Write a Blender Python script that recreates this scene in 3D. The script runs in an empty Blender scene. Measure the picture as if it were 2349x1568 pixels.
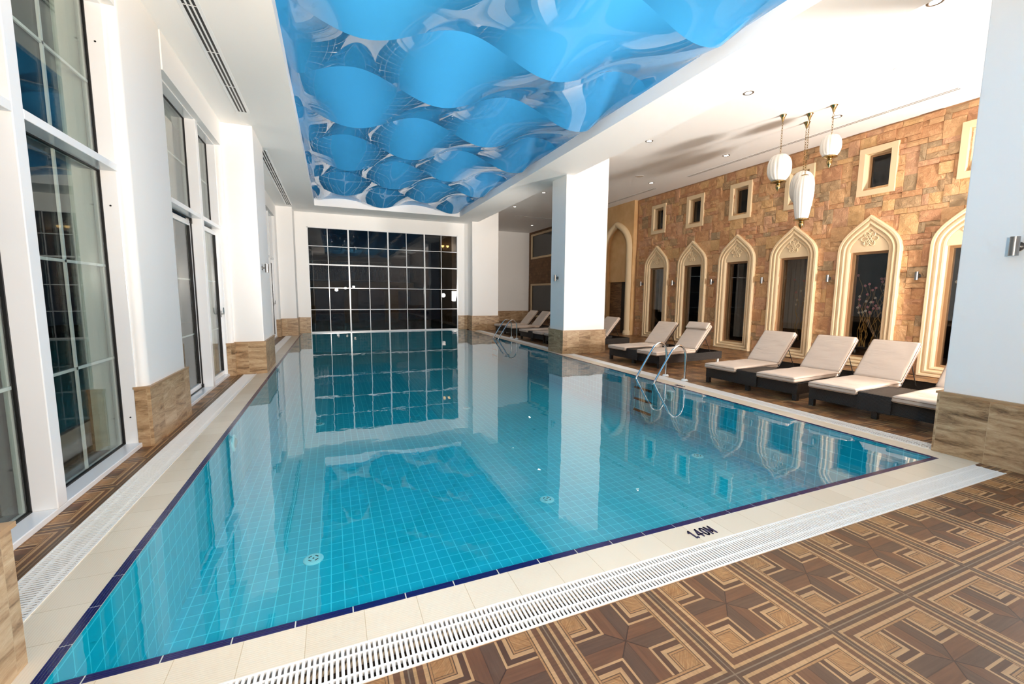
import bpy, bmesh, math, random
from mathutils import Vector, Matrix
random.seed(7)
C = bpy.context.scene
COL = C.collection
PI = math.pi

# ------------------------------------------------------------------ helpers
def lin(r, g, b):
    f = lambda c: (c/255/12.92 if c/255 <= .04045 else ((c/255+.055)/1.055)**2.4)
    return (f(r), f(g), f(b), 1)

class G:
    """small node-graph builder"""
    def __init__(s, name):
        s.m = bpy.data.materials.new(name); s.m.use_nodes = True
        s.t = s.m.node_tree; s.t.nodes.clear()
        s.out = s.t.nodes.new('ShaderNodeOutputMaterial')
    def n(s, typ, **kw):
        nd = s.t.nodes.new(typ)
        for k, v in kw.items(): setattr(nd, k, v)
        return nd
    def put(s, sock, v):
        if v is None: return
        if hasattr(v, 'is_linked') or isinstance(v, bpy.types.NodeSocket): s.t.links.new(v, sock)
        else: sock.default_value = v
    def f(s, op, a, b=None, c=None):
        nd = s.n('ShaderNodeMath', operation=op)
        s.put(nd.inputs[0], a); s.put(nd.inputs[1], b); s.put(nd.inputs[2], c)
        return nd.outputs[0]
    def pos(s):
        return s.n('ShaderNodeNewGeometry').outputs['Position']
    def obj(s):
        return s.n('ShaderNodeTexCoord').outputs['Object']
    def sep(s, v):
        nd = s.n('ShaderNodeSeparateXYZ'); s.put(nd.inputs[0], v); return nd.outputs
    def comb(s, x, y, z):
        nd = s.n('ShaderNodeCombineXYZ')
        for i, v in enumerate((x, y, z)): s.put(nd.inputs[i], v)
        return nd.outputs[0]
    def noise(s, v, scale=5, detail=4, rough=.55, dist=0, out=0):
        nd = s.n('ShaderNodeTexNoise'); s.put(nd.inputs['Vector'], v)
        nd.inputs['Scale'].default_value = scale; nd.inputs['Detail'].default_value = detail
        nd.inputs['Roughness'].default_value = rough; nd.inputs['Distortion'].default_value = dist
        return nd.outputs[out]
    def white(s, v):
        nd = s.n('ShaderNodeTexWhiteNoise'); s.put(nd.inputs['Vector'], v); return nd.outputs[0]
    def ramp(s, fac, stops, interp='LINEAR'):
        nd = s.n('ShaderNodeValToRGB'); s.put(nd.inputs[0], fac)
        r = nd.color_ramp; r.interpolation = interp
        while len(r.elements) < len(stops): r.elements.new(.5)
        for e, (p, c) in zip(r.elements, stops): e.position = p; e.color = c
        return nd.outputs[0]
    def mix(s, fac, a, b, blend='MIX'):
        nd = s.n('ShaderNodeMix', data_type='RGBA', blend_type=blend)
        s.put(nd.inputs[0], fac); s.put(nd.inputs[6], a); s.put(nd.inputs[7], b)
        return nd.outputs[2]
    def bump(s, h, strength=.3, dist=.02):
        nd = s.n('ShaderNodeBump'); s.put(nd.inputs['Height'], h)
        nd.inputs['Strength'].default_value = strength; nd.inputs['Distance'].default_value = dist
        return nd.outputs[0]
    def bsdf(s, col, rough=.5, metal=0, normal=None, spec=.5, **kw):
        nd = s.n('ShaderNodeBsdfPrincipled')
        s.put(nd.inputs['Base Color'], col); s.put(nd.inputs['Roughness'], rough)
        nd.inputs['Metallic'].default_value = metal
        nd.inputs['Specular IOR Level'].default_value = spec
        if normal is not None: s.put(nd.inputs['Normal'], normal)
        for k, v in kw.items(): s.put(nd.inputs[k.replace('_', ' ')], v)
        s.t.links.new(nd.outputs[0], s.out.inputs[0])
        return nd
    def schlick(s, f0, normal=None, pw=5.0):
        lw = s.n('ShaderNodeLayerWeight'); lw.inputs[0].default_value = .5
        if normal is not None: s.put(lw.inputs['Normal'], normal)
        p = s.f('POWER', lw.outputs['Facing'], pw)
        return s.f('MULTIPLY_ADD', p, 1-f0, f0)

def plain(name, col, rough=.5, metal=0, spec=.5, **kw):
    g = G(name); g.bsdf(col, rough, metal, None, spec, **kw); return g.m

# ------------------------------------------------------------------ mesh helpers
def box(bm, x0, y0, z0, x1, y1, z1):
    vs = [bm.verts.new(p) for p in ((x0,y0,z0),(x1,y0,z0),(x1,y1,z0),(x0,y1,z0),(x0,y0,z1),(x1,y0,z1),(x1,y1,z1),(x0,y1,z1))]
    for f in ((3,2,1,0),(4,5,6,7),(0,1,5,4),(1,2,6,5),(2,3,7,6),(3,0,4,7)): bm.faces.new([vs[i] for i in f])
    return vs
def prism(bm, poly, a, b, axis='z'):
    """poly (CCW list of 2-D points) extruded along axis between a and b"""
    def P(p, t):
        return {'z': (p[0], p[1], t), 'x': (t, p[0], p[1]), 'y': (p[0], t, p[1])}[axis]
    A = [bm.verts.new(P(p, a)) for p in poly]; B = [bm.verts.new(P(p, b)) for p in poly]
    n = len(poly)
    bm.faces.new(A[::-1]); bm.faces.new(B)
    for i in range(n): bm.faces.new((A[i], A[(i+1) % n], B[(i+1) % n], B[i]))
def tube(bm, pts, r, seg=10, closed=False, caps=True):
    pts = [Vector(p) for p in pts]; n = len(pts); rings = []
    up = None
    for i, p in enumerate(pts):
        if closed: d = (pts[(i+1) % n]-pts[i-1])
        else: d = (pts[min(i+1, n-1)]-pts[max(i-1, 0)])
        d.normalize()
        if up is None:
            up = Vector((0,0,1)) if abs(d.z) < .9 else Vector((1,0,0))
        s = d.cross(up).normalized(); up = s.cross(d).normalized()
        rr = r[i] if isinstance(r, (list, tuple)) else r
        rings.append([bm.verts.new(p+rr*(math.cos(2*PI*k/seg)*s+math.sin(2*PI*k/seg)*up)) for k in range(seg)])
    m = n if closed else n-1
    for i in range(m):
        A, B = rings[i], rings[(i+1) % n]
        for k in range(seg): bm.faces.new((A[k], A[(k+1) % seg], B[(k+1) % seg], B[k]))
    if caps and not closed:
        bm.faces.new(rings[0][::-1]); bm.faces.new(rings[-1])
def lathe(bm, prof, seg=24, cx=0, cy=0, gore=0, ng=16):
    """prof: list of (r, z)"""
    rings = []
    for r, z in prof:
        ring = []
        for k in range(seg):
            a = 2*PI*k/seg
            rr = r*(1-gore*(1-abs(math.sin(ng*a/2)))) if gore else r
            ring.append(bm.verts.new((cx+rr*math.cos(a), cy+rr*math.sin(a), z)))
        rings.append(ring)
    for A, B in zip(rings, rings[1:]):
        for k in range(seg): bm.faces.new((A[k], A[(k+1) % seg], B[(k+1) % seg], B[k]))
    if prof[0][0] > 1e-5: bm.faces.new(rings[0][::-1])
    if prof[-1][0] > 1e-5: bm.faces.new(rings[-1])
def cyl(bm, p0, p1, r, seg=16): tube(bm, [p0, p1], r, seg)

def link(name, bm, mats, parent=None, smooth=None, bevel=0, bseg=2):
    bmesh.ops.remove_doubles(bm, verts=bm.verts, dist=1e-6)
    bmesh.ops.recalc_face_normals(bm, faces=bm.faces)
    me = bpy.data.meshes.new(name); bm.to_mesh(me); bm.free()
    if not isinstance(mats, (list, tuple)): mats = [mats]
    for m in mats: me.materials.append(m)
    o = bpy.data.objects.new(name, me); COL.objects.link(o)
    if parent: o.parent = parent
    if smooth is not None:
        me.shade_smooth()
        if smooth < 180:
            me.set_sharp_from_angle(angle=math.radians(smooth))
    if bevel:
        b = o.modifiers.new('bevel', 'BEVEL'); b.width = bevel; b.segments = bseg; b.limit_method = 'ANGLE'; b.angle_limit = math.radians(40)
        b.harden_normals = False
    return o
def tag(o, label, cat, group=None, kind=None):
    o['label'] = label; o['category'] = cat
    if group: o['group'] = group
    if kind: o['kind'] = kind
    return o
def empty(name, loc, label, cat, group=None, kind=None, rz=0):
    o = bpy.data.objects.new(name, None); COL.objects.link(o)
    o.location = loc; o.rotation_euler = (0, 0, rz); o.empty_display_size = .1
    return tag(o, label, cat, group, kind)
def dup(root, loc, rz, label, group=None):
    """copy a thing with its parts and sub-parts"""
    r = root.copy(); COL.objects.link(r); r.location = loc; r.rotation_euler = (0, 0, rz); r['label'] = label
    if group: r['group'] = group
    for ch in list(root.children):
        c = ch.copy(); COL.objects.link(c); c.parent = r
        for g in list(ch.children):
            d = g.copy(); COL.objects.link(d); d.parent = c
    return r
NB = bmesh.new
def partlab(o, t): o['label'] = t; return o

# ------------------------------------------------------------------ materials
def m_white(name, col, rough=.55, b=.02):
    g = G(name); h = g.noise(g.pos(), 60, 3); g.bsdf(col, rough, 0, g.bump(h, b, .003)); return g.m
WALL = m_white('white_paint', lin(245,244,242))
CEIL = m_white('ceiling_paint', lin(246,245,243), .7)
ALU = plain('white_aluminium', lin(238,240,242), .18)
GASKET = plain('black_gasket', lin(22,22,24), .5)
STEEL = plain('polished_steel', lin(205,205,205), .12, 1)
BRUSH = plain('brushed_steel', lin(150,148,146), .3, 1)
BRASS = plain('aged_brass', lin(165,140,95), .25, 1)
BLACK = plain('black_plastic', lin(20,20,20), .4)
TREAD = plain('dark_tread', lin(14,14,16), .8, 0, .1)

def m_glass(name, tint, f0=.06):
    g = G(name)
    tr = g.n('ShaderNodeBsdfTransparent'); tr.inputs[0].default_value = tint
    gl = g.n('ShaderNodeBsdfGlossy'); gl.inputs['Roughness'].default_value = 0.0
    mx = g.n('ShaderNodeMixShader'); g.put(mx.inputs[0], g.schlick(f0))
    g.t.links.new(tr.outputs[0], mx.inputs[1]); g.t.links.new(gl.outputs[0], mx.inputs[2])
    g.t.links.new(mx.outputs[0], g.out.inputs[0]); return g.m
GLASS = m_glass('clear_glass', (.86,.90,.88,1), .05)
DGLASS = m_glass('tinted_glass', (.55,.55,.55,1), .05)
AGLASS = m_glass('lobby_glass', (.85,.85,.84,1), .05)

def m_water():
    g = G('pool_water')
    p = g.pos()
    h = g.noise(p, 1.3, 2, .5); h2 = g.noise(p, 7, 2, .5)
    hh = g.f('MULTIPLY_ADD', h2, .12, h)
    nrm = g.bump(hh, .055, .05)
    tr = g.n('ShaderNodeBsdfTransparent'); tr.inputs[0].default_value = (.50,.93,.98,1)
    gl = g.n('ShaderNodeBsdfGlossy'); gl.inputs['Roughness'].default_value = 0.0
    g.put(gl.inputs['Normal'], nrm)
    mx = g.n('ShaderNodeMixShader'); g.put(mx.inputs[0], g.schlick(.03, None, 3.3))
    g.t.links.new(tr.outputs[0], mx.inputs[1]); g.t.links.new(gl.outputs[0], mx.inputs[2])
    g.t.links.new(mx.outputs[0], g.out.inputs[0]); return g.m
WATER = m_water()

def m_pooltile():
    g = G('turquoise_pool_tile')
    x, y, z = g.sep(g.pos())
    def line(c, pitch, w):
        fr = g.f('FRACT', g.f('DIVIDE', g.f('ADD', c, 50.0), pitch))
        return g.f('LESS_THAN', fr, w)
    nx, ny, nz = g.sep(g.n('ShaderNodeNewGeometry').outputs['Normal'])
    up = g.f('GREATER_THAN', g.f('ABSOLUTE', nz), .5)
    sidex = g.f('GREATER_THAN', g.f('ABSOLUTE', nx), .5)
    lx = line(x, .1, .075); ly = line(y, .121, .06); lz = line(z, .121, .06)
    # floor uses x,y ; walls use along + z
    a = g.f('MULTIPLY', lx, g.f('SUBTRACT', 1.0, sidex)); b = g.f('MULTIPLY', ly, g.f('MAXIMUM', up, sidex))
    c = g.f('MULTIPLY', lz, g.f('SUBTRACT', 1.0, up))
    l = g.f('MAXIMUM', a, g.f('MAXIMUM', b, c))
    cell = g.comb(g.f('FLOOR', g.f('DIVIDE', g.f('ADD', x, 50.0), .1)), g.f('FLOOR', g.f('DIVIDE', g.f('ADD', y, 50.0), .121)), g.f('FLOOR', g.f('DIVIDE', g.f('ADD', z, 50.0), .121)))
    w = g.white(cell)
    base = g.ramp(w, [(0, (.006,.50,.60,1)), (1, (.010,.56,.66,1))])
    col = g.mix(l, base, (.18,.85,.92,1))
    g.bsdf(col, .35); return g.m
PTILE = m_pooltile()
BAND = G('navy_edge_tile')
_x, _y, _z = BAND.sep(BAND.pos())
_w = BAND.f('SINE', BAND.f('MULTIPLY', BAND.f('ADD', _x, 0.0), 700.0))
BAND.bsdf(lin(18,20,86), .18); BAND = BAND.m
GROUT = plain('white_grout', lin(225,222,210), .8)

def m_coping(axis):
    g = G('cream_coping_' + axis)
    x, y, z = g.sep(g.pos()); s = x if axis == 'x' else y
    off = .564 if axis == 'x' else 2.403
    fr = g.f('FRACT', g.f('DIVIDE', g.f('ADD', s, 26.2-off), .2625))
    l = g.f('LESS_THAN', fr, .012)
    id_ = g.white(g.comb(g.f('FLOOR', g.f('DIVIDE', g.f('ADD', s, 26.2-off), .2625)), 0.0, 0.0))
    base = g.ramp(id_, [(0, lin(228,211,186)), (1, lin(236,221,198))])
    st = g.noise(g.pos(), 3.5, 4)
    base = g.mix(g.f('MULTIPLY', st, .25), base, lin(222,202,172))
    t = y if axis == 'x' else x
    rib = g.f('SINE', g.f('MULTIPLY', t, 520.0))
    g.bsdf(g.mix(l, base, lin(200,176,140)), .28, 0, g.bump(rib, .06, .002)); return g.m
COPX, COPY = m_coping('x'), m_coping('y')
GRATE = plain('white_plastic_grate', lin(246,243,238), .35)
TROUGH = plain('gutter_concrete', lin(70,56,44), .9)

def m_floor():
    g = G('inlaid_wood_floor_tile')
    x, y, z = g.sep(g.pos())
    P = .642
    tx = g.f('DIVIDE', g.f('ADD', x, 64.2-1.523), P); ty = g.f('DIVIDE', g.f('ADD', y, 64.2-1.143), P)
    u = g.f('MULTIPLY_ADD', g.f('FRACT', tx), 2.0, -1.0); v = g.f('MULTIPLY_ADD', g.f('FRACT', ty), 2.0, -1.0)
    a = g.f('ABSOLUTE', u); b = g.f('ABSOLUTE', v)
    m = g.f('MAXIMUM', a, b); n = g.f('MINIMUM', a, b)
    gt = lambda s, t: g.f('GREATER_THAN', s, t)
    hor = gt(a, b)
    sgn = gt(g.f('MULTIPLY', u, v), 0.0)
    armsel = g.f('ABSOLUTE', g.f('SUBTRACT', hor, sgn))
    idt = g.comb(g.f('FLOOR', tx), g.f('FLOOR', ty), 0.0)
    wt = g.white(idt)
    LIGHT, TAN = lin(214,172,124), lin(190,141,90)
    B1, B2, DK = lin(139,94,61), lin(116,86,64), lin(98,70,52)
    # streaky grain, direction follows the strips
    gx = g.comb(g.f('MULTIPLY', x, 3.0), g.f('MULTIPLY', y, 40.0), 0.0)
    gy = g.comb(g.f('MULTIPLY', x, 40.0), g.f('MULTIPLY', y, 3.0), 0.0)
    gn = g.noise(g.mix(hor, gy, gx), 1.6, 5, .6, .3)
    big = g.noise(g.pos(), 7, 3)
    col = g.mix(armsel, B1, B2)
    col = g.mix(g.f('MULTIPLY', big, .45), col, lin(112,88,70))
    mit = g.f('MULTIPLY', g.f('LESS_THAN', g.f('ABSOLUTE', g.f('SUBTRACT', a, b)), .012), g.f('LESS_THAN', n, .22))
    mid = g.f('LESS_THAN', n, .007)
    col = g.mix(g.f('MAXIMUM', mit, g.f('MULTIPLY', mid, .6)), col, lin(84,58,42))
    col = g.mix(gt(n, .22), col, LIGHT); col = g.mix(gt(n, .255), col, lin(110,78,56)); col = g.mix(gt(n, .335), col, LIGHT)
    diag = g.noise(g.comb(g.f('MULTIPLY', g.f('ADD', x, y), 9.0), g.f('MULTIPLY', g.f('SUBTRACT', x, y), 110.0), 0.0), 1.0, 4, .6)
    diag2 = g.noise(g.comb(g.f('MULTIPLY', g.f('SUBTRACT', x, y), 9.0), g.f('MULTIPLY', g.f('ADD', x, y), 110.0), 0.0), 1.0, 4, .6)
    tan = g.ramp(g.mix(sgn, diag, diag2), [(.3, lin(168,118,70)), (.5, TAN), (.72, lin(216,174,122))])
    col = g.mix(gt(n, .395), col, lin(112,82,56)); col = g.mix(gt(n, .41), col, lin(196,148,98)); col = g.mix(gt(n, .435), col, lin(122,90,62)); col = g.mix(gt(n, .445), col, tan)
    col = g.mix(gt(m, .70), col, lin(122,90,62)); col = g.mix(gt(m, .708), col, lin(196,148,98)); col = g.mix(gt(m, .735), col, lin(112,82,56))
    col = g.mix(gt(m, .75), col, LIGHT); col = g.mix(gt(m, .805), col, g.mix(big, B2, B1)); col = g.mix(gt(m, .895), col, lin(204,164,116)); col = g.mix(gt(m, .94), col, lin(112,84,62))
    k = g.ramp(gn, [(.25, (.72,.72,.72,1)), (.75, (1.15,1.15,1.15,1))])
    col = g.mix(1.0, col, k, 'MULTIPLY')
    k2 = g.ramp(wt, [(0, (.88,.88,.9,1)), (1, (1.06,1.04,1.02,1))])
    col = g.mix(1.0, col, k2, 'MULTIPLY')
    col = g.mix(1.0, col, (.74,.69,.65,1), 'MULTIPLY')
    col = g.mix(gt(m, .991), col, lin(128,106,84))
    rg = g.f('MULTIPLY_ADD', big, .2, .28)
    g.bsdf(col, rg, 0, g.bump(g.f('MULTIPLY', gt(m, .991), -1.0), .2, .002), .4); return g.m
FLOOR = m_floor()

def m_trav(name='travertine_cladding', joint=.37, off=7.67, dark=1.0):
    g = G(name)
    x, y, z = g.sep(g.pos())
    s = g.f('ADD', x, y)
    fr = g.f('FRACT', g.f('DIVIDE', g.f('ADD', s, 37.0*2-off), joint))
    cell = g.f('FLOOR', g.f('DIVIDE', g.f('ADD', s, 37.0*2-off), joint))
    w = g.white(g.comb(cell, 3.0, 0.0))
    zz = g.f('MULTIPLY_ADD', w, 7.0, z)
    v = g.comb(g.f('MULTIPLY', s, 2.2), g.f('MULTIPLY', zz, 12.0), g.f('MULTIPLY', cell, 3.3))
    n1 = g.noise(v, 1.0, 8, .68, .9)
    v2 = g.comb(g.f('MULTIPLY', s, 14.0), g.f('MULTIPLY', zz, 50.0), 1.0)
    n2 = g.noise(v2, 1.0, 6, .75, .8)
    f = g.f('MULTIPLY_ADD', g.f('SUBTRACT', n2, .5), .35, n1)
    f = g.f('MULTIPLY_ADD', g.f('SUBTRACT', w, .5), .10, f)
    d = lambda *c: tuple(list(v*dark for v in lin(*c)[:3])+[1])
    col = g.ramp(f, [(.28, d(98,74,52)), (.38, d(146,116,84)), (.48, d(176,144,108)), (.60, d(196,168,132)), (.75, d(212,190,158))])
    pit = g.f('GREATER_THAN', g.noise(g.comb(g.f('MULTIPLY', s, 25.0), g.f('MULTIPLY', zz, 80.0), 4.0), 1.0, 2), .72)
    col = g.mix(g.f('MULTIPLY', pit, .6), col, d(215,200,172))
    col = g.mix(g.f('LESS_THAN', fr, .008), col, d(190,165,130))
    g.bsdf(col, .35, 0, g.bump(n2, .08, .004)); return g.m
TRAV = m_trav()
TRAVCAP = plain('travertine_cap', lin(176,142,106), .4)

def m_stone():
    g = G('split_face_stone')
    at = g.n('ShaderNodeAttribute', attribute_name='tone')
    base = g.ramp(at.outputs['Fac'], [(0, lin(200,152,112)), (.2, lin(208,166,124)), (.4, lin(194,146,112)), (.55, lin(204,160,128)), (.7, lin(180,150,116)), (.82, lin(214,174,126)), (.92, lin(172,148,118)), (1, lin(200,146,104))], 'CONSTANT')
    x, y, z = g.sep(g.pos())
    p = g.comb(g.f('MULTIPLY_ADD', at.outputs['Fac'], 31.0, x), g.f('ADD', y, g.f('MULTIPLY', z, .6)), g.f('SUBTRACT', z, g.f('MULTIPLY', y, .6)))
    n1 = g.noise(p, 6, 6, .62, .6); n2 = g.noise(p, 26, 6, .65, .4)
    col = g.mix(g.f('MULTIPLY', g.f('GREATER_THAN', n1, .56), .28), base, lin(222,186,146))
    k = g.ramp(n1, [(.25, (.86,.83,.80,1)), (.7, (1.08,1.06,1.02,1))])
    col = g.mix(1.0, col, k, 'MULTIPLY')
    h = g.f('MULTIPLY_ADD', n2, .35, n1)
    g.bsdf(col, .8, 0, g.bump(h, .9, .035), .25); return g.m
STONE = m_stone()
MORTAR = plain('stone_backing', lin(172,132,96), .9)
PLAST = G('cream_plaster'); PLAST.bsdf(lin(226,202,164), .65, 0, PLAST.bump(PLAST.noise(PLAST.pos(), 40, 3), .05, .004)); PLAST = PLAST.m
TANW = G('tan_plaster')
_n = TANW.noise(TANW.pos(), 2.5, 4)
TANW.bsdf(TANW.ramp(_n, [(.3, lin(212,168,114)), (.7, lin(224,184,132))]), .75, 0, TANW.bump(TANW.noise(TANW.pos(), 50, 3), .1, .004)); TANW = TANW.m
BRONZE = plain('tan_window_frame', lin(150,118,84), .4)

def m_membrane():
    g = G('blue_stretch_membrane')
    g.bsdf((.05,.32,.68,1), .03, 0, None, .6, Coat_Weight=.35, Coat_Roughness=.02); return g.m
MEMB = m_membrane()

def m_wicker():
    g = G('black_wicker')
    x, y, z = g.sep(g.obj())
    a = g.f('SINE', g.f('MULTIPLY', g.f('ADD', x, y), 190.0)); b = g.f('SINE', g.f('MULTIPLY', z, 330.0))
    h = g.f('MULTIPLY', a, b)
    col = g.ramp(g.f('MULTIPLY_ADD', h, .5, .5), [(0, lin(12,10,9)), (1, lin(44,37,33))])
    g.bsdf(col, .42, 0, g.bump(h, .6, .006)); return g.m
WICK = m_wicker()
def m_fabric():
    g = G('beige_cushion_fabric')
    n = g.noise(g.obj(), 260, 2)
    x, y, z = g.sep(g.obj())
    wr = g.noise(g.comb(g.f('MULTIPLY', x, 9.0), g.f('MULTIPLY', y, 2.4), g.f('MULTIPLY', z, 9.0)), 1.0, 3, .5, .8)
    h = g.f('MULTIPLY_ADD', n, .03, wr)
    g.bsdf(g.mix(g.f('MULTIPLY', n, .3), lin(208,191,176), lin(194,175,158)), .9, 0, g.bump(h, .35, .03), .15); return g.m
FAB = m_fabric()
PIPE = plain('taupe_piping', lin(150,126,108), .8)
LAMPW = plain('white_pleated_silk', lin(226,221,213), .6, 0, .3)
GLOW = G('downlight_glow'); _e = GLOW.n('ShaderNodeEmission'); _e.inputs[0].default_value = (1,.92,.8,1); _e.inputs[1].default_value = 6; GLOW.t.links.new(_e.outputs[0], GLOW.out.inputs[0]); GLOW = GLOW.m
GLOWY = G('warm_lamp_glow'); _e = GLOWY.n('ShaderNodeEmission'); _e.inputs[0].default_value = (1,.6,.2,1); _e.inputs[1].default_value = 5; GLOWY.t.links.new(_e.outputs[0], GLOWY.out.inputs[0]); GLOWY = GLOWY.m
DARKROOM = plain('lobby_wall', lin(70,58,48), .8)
CURT = plain('grey_curtain', lin(178,170,160), .9)
WOODD = G('dark_wood_veneer'); _x, _y, _z = WOODD.sep(WOODD.pos())
_n = WOODD.noise(WOODD.comb(WOODD.f('MULTIPLY', _y, 3.0), WOODD.f('MULTIPLY', _z, 26.0), _x), 1.0, 5, .6, .4)
WOODD.bsdf(WOODD.ramp(_n, [(.3, lin(66,44,30)), (.5, lin(110,78,52)), (.7, lin(142,106,74))]), .35); WOODD = WOODD.m
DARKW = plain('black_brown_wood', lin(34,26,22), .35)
BLIND = plain('grey_roller_blind', lin(178,172,160), .7)
TWIG = plain('gilded_twig', lin(220,172,96), .4, .2)
PINK = plain('pink_blossom', lin(232,150,150), .7)
CREAMF = plain('cream_blossom', lin(240,225,200), .7)
NIGHT = plain('night_terrace', lin(40,36,33), .9)
FACADE = plain('facade_render', lin(120,98,68), .9)
RAILW = plain('painted_railing', lin(200,196,188), .5)
DISC = plain('white_abs_plastic', lin(238,242,240), .35)
NAVYT = plain('navy_lettering', lin(24,22,74), .35)

# ------------------------------------------------------------------ levels
ZC, ZA = 4.70, 5.30          # pool ceiling / aisle ceiling
XL, XS, XT = -1.79, 11.20, 11.03
YB, YW = -3.0, 18.75         # wall behind the camera / end window wall
PX0, PX1, PY0, PY1 = -1.15, 5.51, 2.175, 18.62

# ---------------------------------------------------------------- floor
bm = NB()
box(bm, -1.88, YB, -.15, -1.66, 18.6, 0)
box(bm, -1.66, YB, -.15, 11.2, 1.695, 0)
box(bm, 6.02, 1.695, -.15, 11.4, 24.0, 0)
box(bm, 5.66, 1.695, -.15, 6.02, 1.915, 0)
tag(link('floor', bm, FLOOR), 'brown inlaid wood-look tile deck around the pool', 'floor', kind='structure')

# ---------------------------------------------------------------- pool
bm = NB()
D = .80
def quad(bm, *ps): bm.faces.new([bm.verts.new(p) for p in ps])
PX0 += .003; PX1 -= .003; PY0 += .003
quad(bm, (PX0,PY0,-D),(PX1,PY0,-D),(PX1,PY1,-D),(PX0,PY1,-D))
quad(bm, (PX0,PY0,-D),(PX0,PY1,-D),(PX0,PY1,0),(PX0,PY0,0))
quad(bm, (PX1,PY0,-D),(PX1,PY0,0),(PX1,PY1,0),(PX1,PY1,-D))
quad(bm, (PX0,PY0,-D),(PX0,PY0,0),(PX1,PY0,0),(PX1,PY0,-D))
quad(bm, (PX0,PY1,-D),(PX1,PY1,-D),(PX1,PY1,0),(PX0,PY1,0))
o = link('pool_basin', bm, PTILE); tag(o, 'turquoise tiled rectangular swimming pool basin under the water', 'pool', kind='structure')
# make basin faces look inward
bm = NB(); quad(bm, (PX0,PY0,.0005),(PX1,PY0,.0005),(PX1,PY1,.0005),(PX0,PY1,.0005))
tag(link('water', bm, WATER), 'clear still blue pool water mirroring the ceiling and walls', 'water', kind='stuff')

# navy ribbed edge band, tile by tile on a white grout bed
bm = NB(); g2 = NB()
def band_run(x0, y0, x1, y1, off, axis):
    p = .2625; L0, L1 = (x0, x1) if axis == 'x' else (y0, y1)
    k = math.floor((L0-off)/p)
    s = off+k*p
    while s < L1:
        a, b = max(s+.003, L0), min(s+p-.003, L1)
        if b-a > .01:
            for r in range(4):
                if axis == 'x':
                    w = (y1-y0)/4; box(bm, a, y0+r*w+.001, -.008, b, y0+(r+1)*w-.001, .002)
                else:
                    w = (x1-x0)/4; box(bm, x0+r*w+.001, a, -.008, x0+(r+1)*w-.001, b, .002)
        s += p
    box(g2, x0, y0, -.06, x1, y1, 0)
band_run(-1.20, 2.13, 5.555, 2.175, .564, 'x')
band_run(-1.20, 2.175, -1.15, 18.62, 2.403, 'y')
band_run(5.51, 2.175, 5.555, 18.62, 2.403, 'y')
eb = link('pool_edge_band', bm, BAND); tag(eb, 'navy blue ribbed tile band along the pool edge', 'edge tiles', kind='structure')
link('grout_bed', g2, GROUT, eb)
# coping
bm = NB(); box(bm, -1.44, 1.915, -.12, 5.78, 2.13, 0)
tag(link('pool_coping', bm, COPX), 'cream tile coping along the near edge of the pool, with a depth marking', 'coping', kind='structure')
bm = NB(); box(bm, -1.44, 2.13, -.12, -1.20, 18.5, 0)
tag(link('pool_coping', bm, COPY), 'cream tile coping beside the pool below the tall windows', 'coping', kind='structure')
bm = NB(); box(bm, 5.555, 2.13, -.12, 5.79, 18.3, 0)
tag(link('pool_coping', bm, COPY), 'cream tile coping beside the pool in front of the sun loungers', 'coping', kind='structure')
# overflow grates
def grate(name, x0, y0, x1, y1, axis, label):
    r = empty(name, ((x0+x1)/2, (y0+y1)/2, 0), label, 'drain grate', 'overflow grates around the pool')
    cx, cy = r.location[0], r.location[1]
    b = NB(); t = NB(); fr = NB()
    p = .0225
    if axis == 'x':
        n = int((x1-x0)/p)
        for i in range(n): box(b, x0+i*p-cx, y0+.012-cy, -.001, x0+i*p+.0130-cx, y1-.012-cy, .003)
        for yy in (y0+.055, y1-.06): box(fr, x0-cx, yy-cy, -.016, x1-cx, yy+.012-cy, .0015)
        for yy in (y0, y1-.012): box(fr, x0-cx, yy-cy, -.03, x1-cx, yy+.012-cy, .004)
    else:
        n = int((y1-y0)/p)
        for i in range(n): box(b, x0+.012-cx, y0+i*p-cy, -.0005, x1-.012-cx, y0+i*p+.0125-cy, .003)
        for xx in (x0+.055, x1-.06): box(fr, xx-cx, y0-cy, -.016, xx+.012-cx, y1-cy, .0015)
        for xx in (x0, x1-.012): box(fr, xx-cx, y0-cy, -.03, xx+.012-cx, y1-cy, .004)
    box(t, x0-cx, y0-cy, -.14, x1-cx, y1-cy, -.11)
    link('slats', b, GRATE, r); link('rail', fr, GRATE, r); link('gutter', t, TROUGH, r)
grate('drain_grate', -1.44, 1.695, 5.655, 1.915, 'x', 'white slatted drain grate along the near side of the pool')
grate('drain_grate', -1.66, 1.9, -1.44, 9.58, 'y', 'white slatted drain grate running below the tall windows to the square column')
grate('drain_grate', -1.66, 10.98, -1.44, 17.75, 'y', 'white slatted drain grate beyond the square column on the window side')
grate('drain_grate', 5.79, 2.30, 6.02, 9.97, 'y', 'white slatted drain grate in front of the nearer sun loungers')
grate('drain_grate', 5.79, 10.83, 6.02, 17.9, 'y', 'white slatted drain grate in front of the far sun loungers')
bm = NB(); box(bm, -1.66, YB, -.15, -1.44, 1.69, -.02); bm.free()
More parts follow.
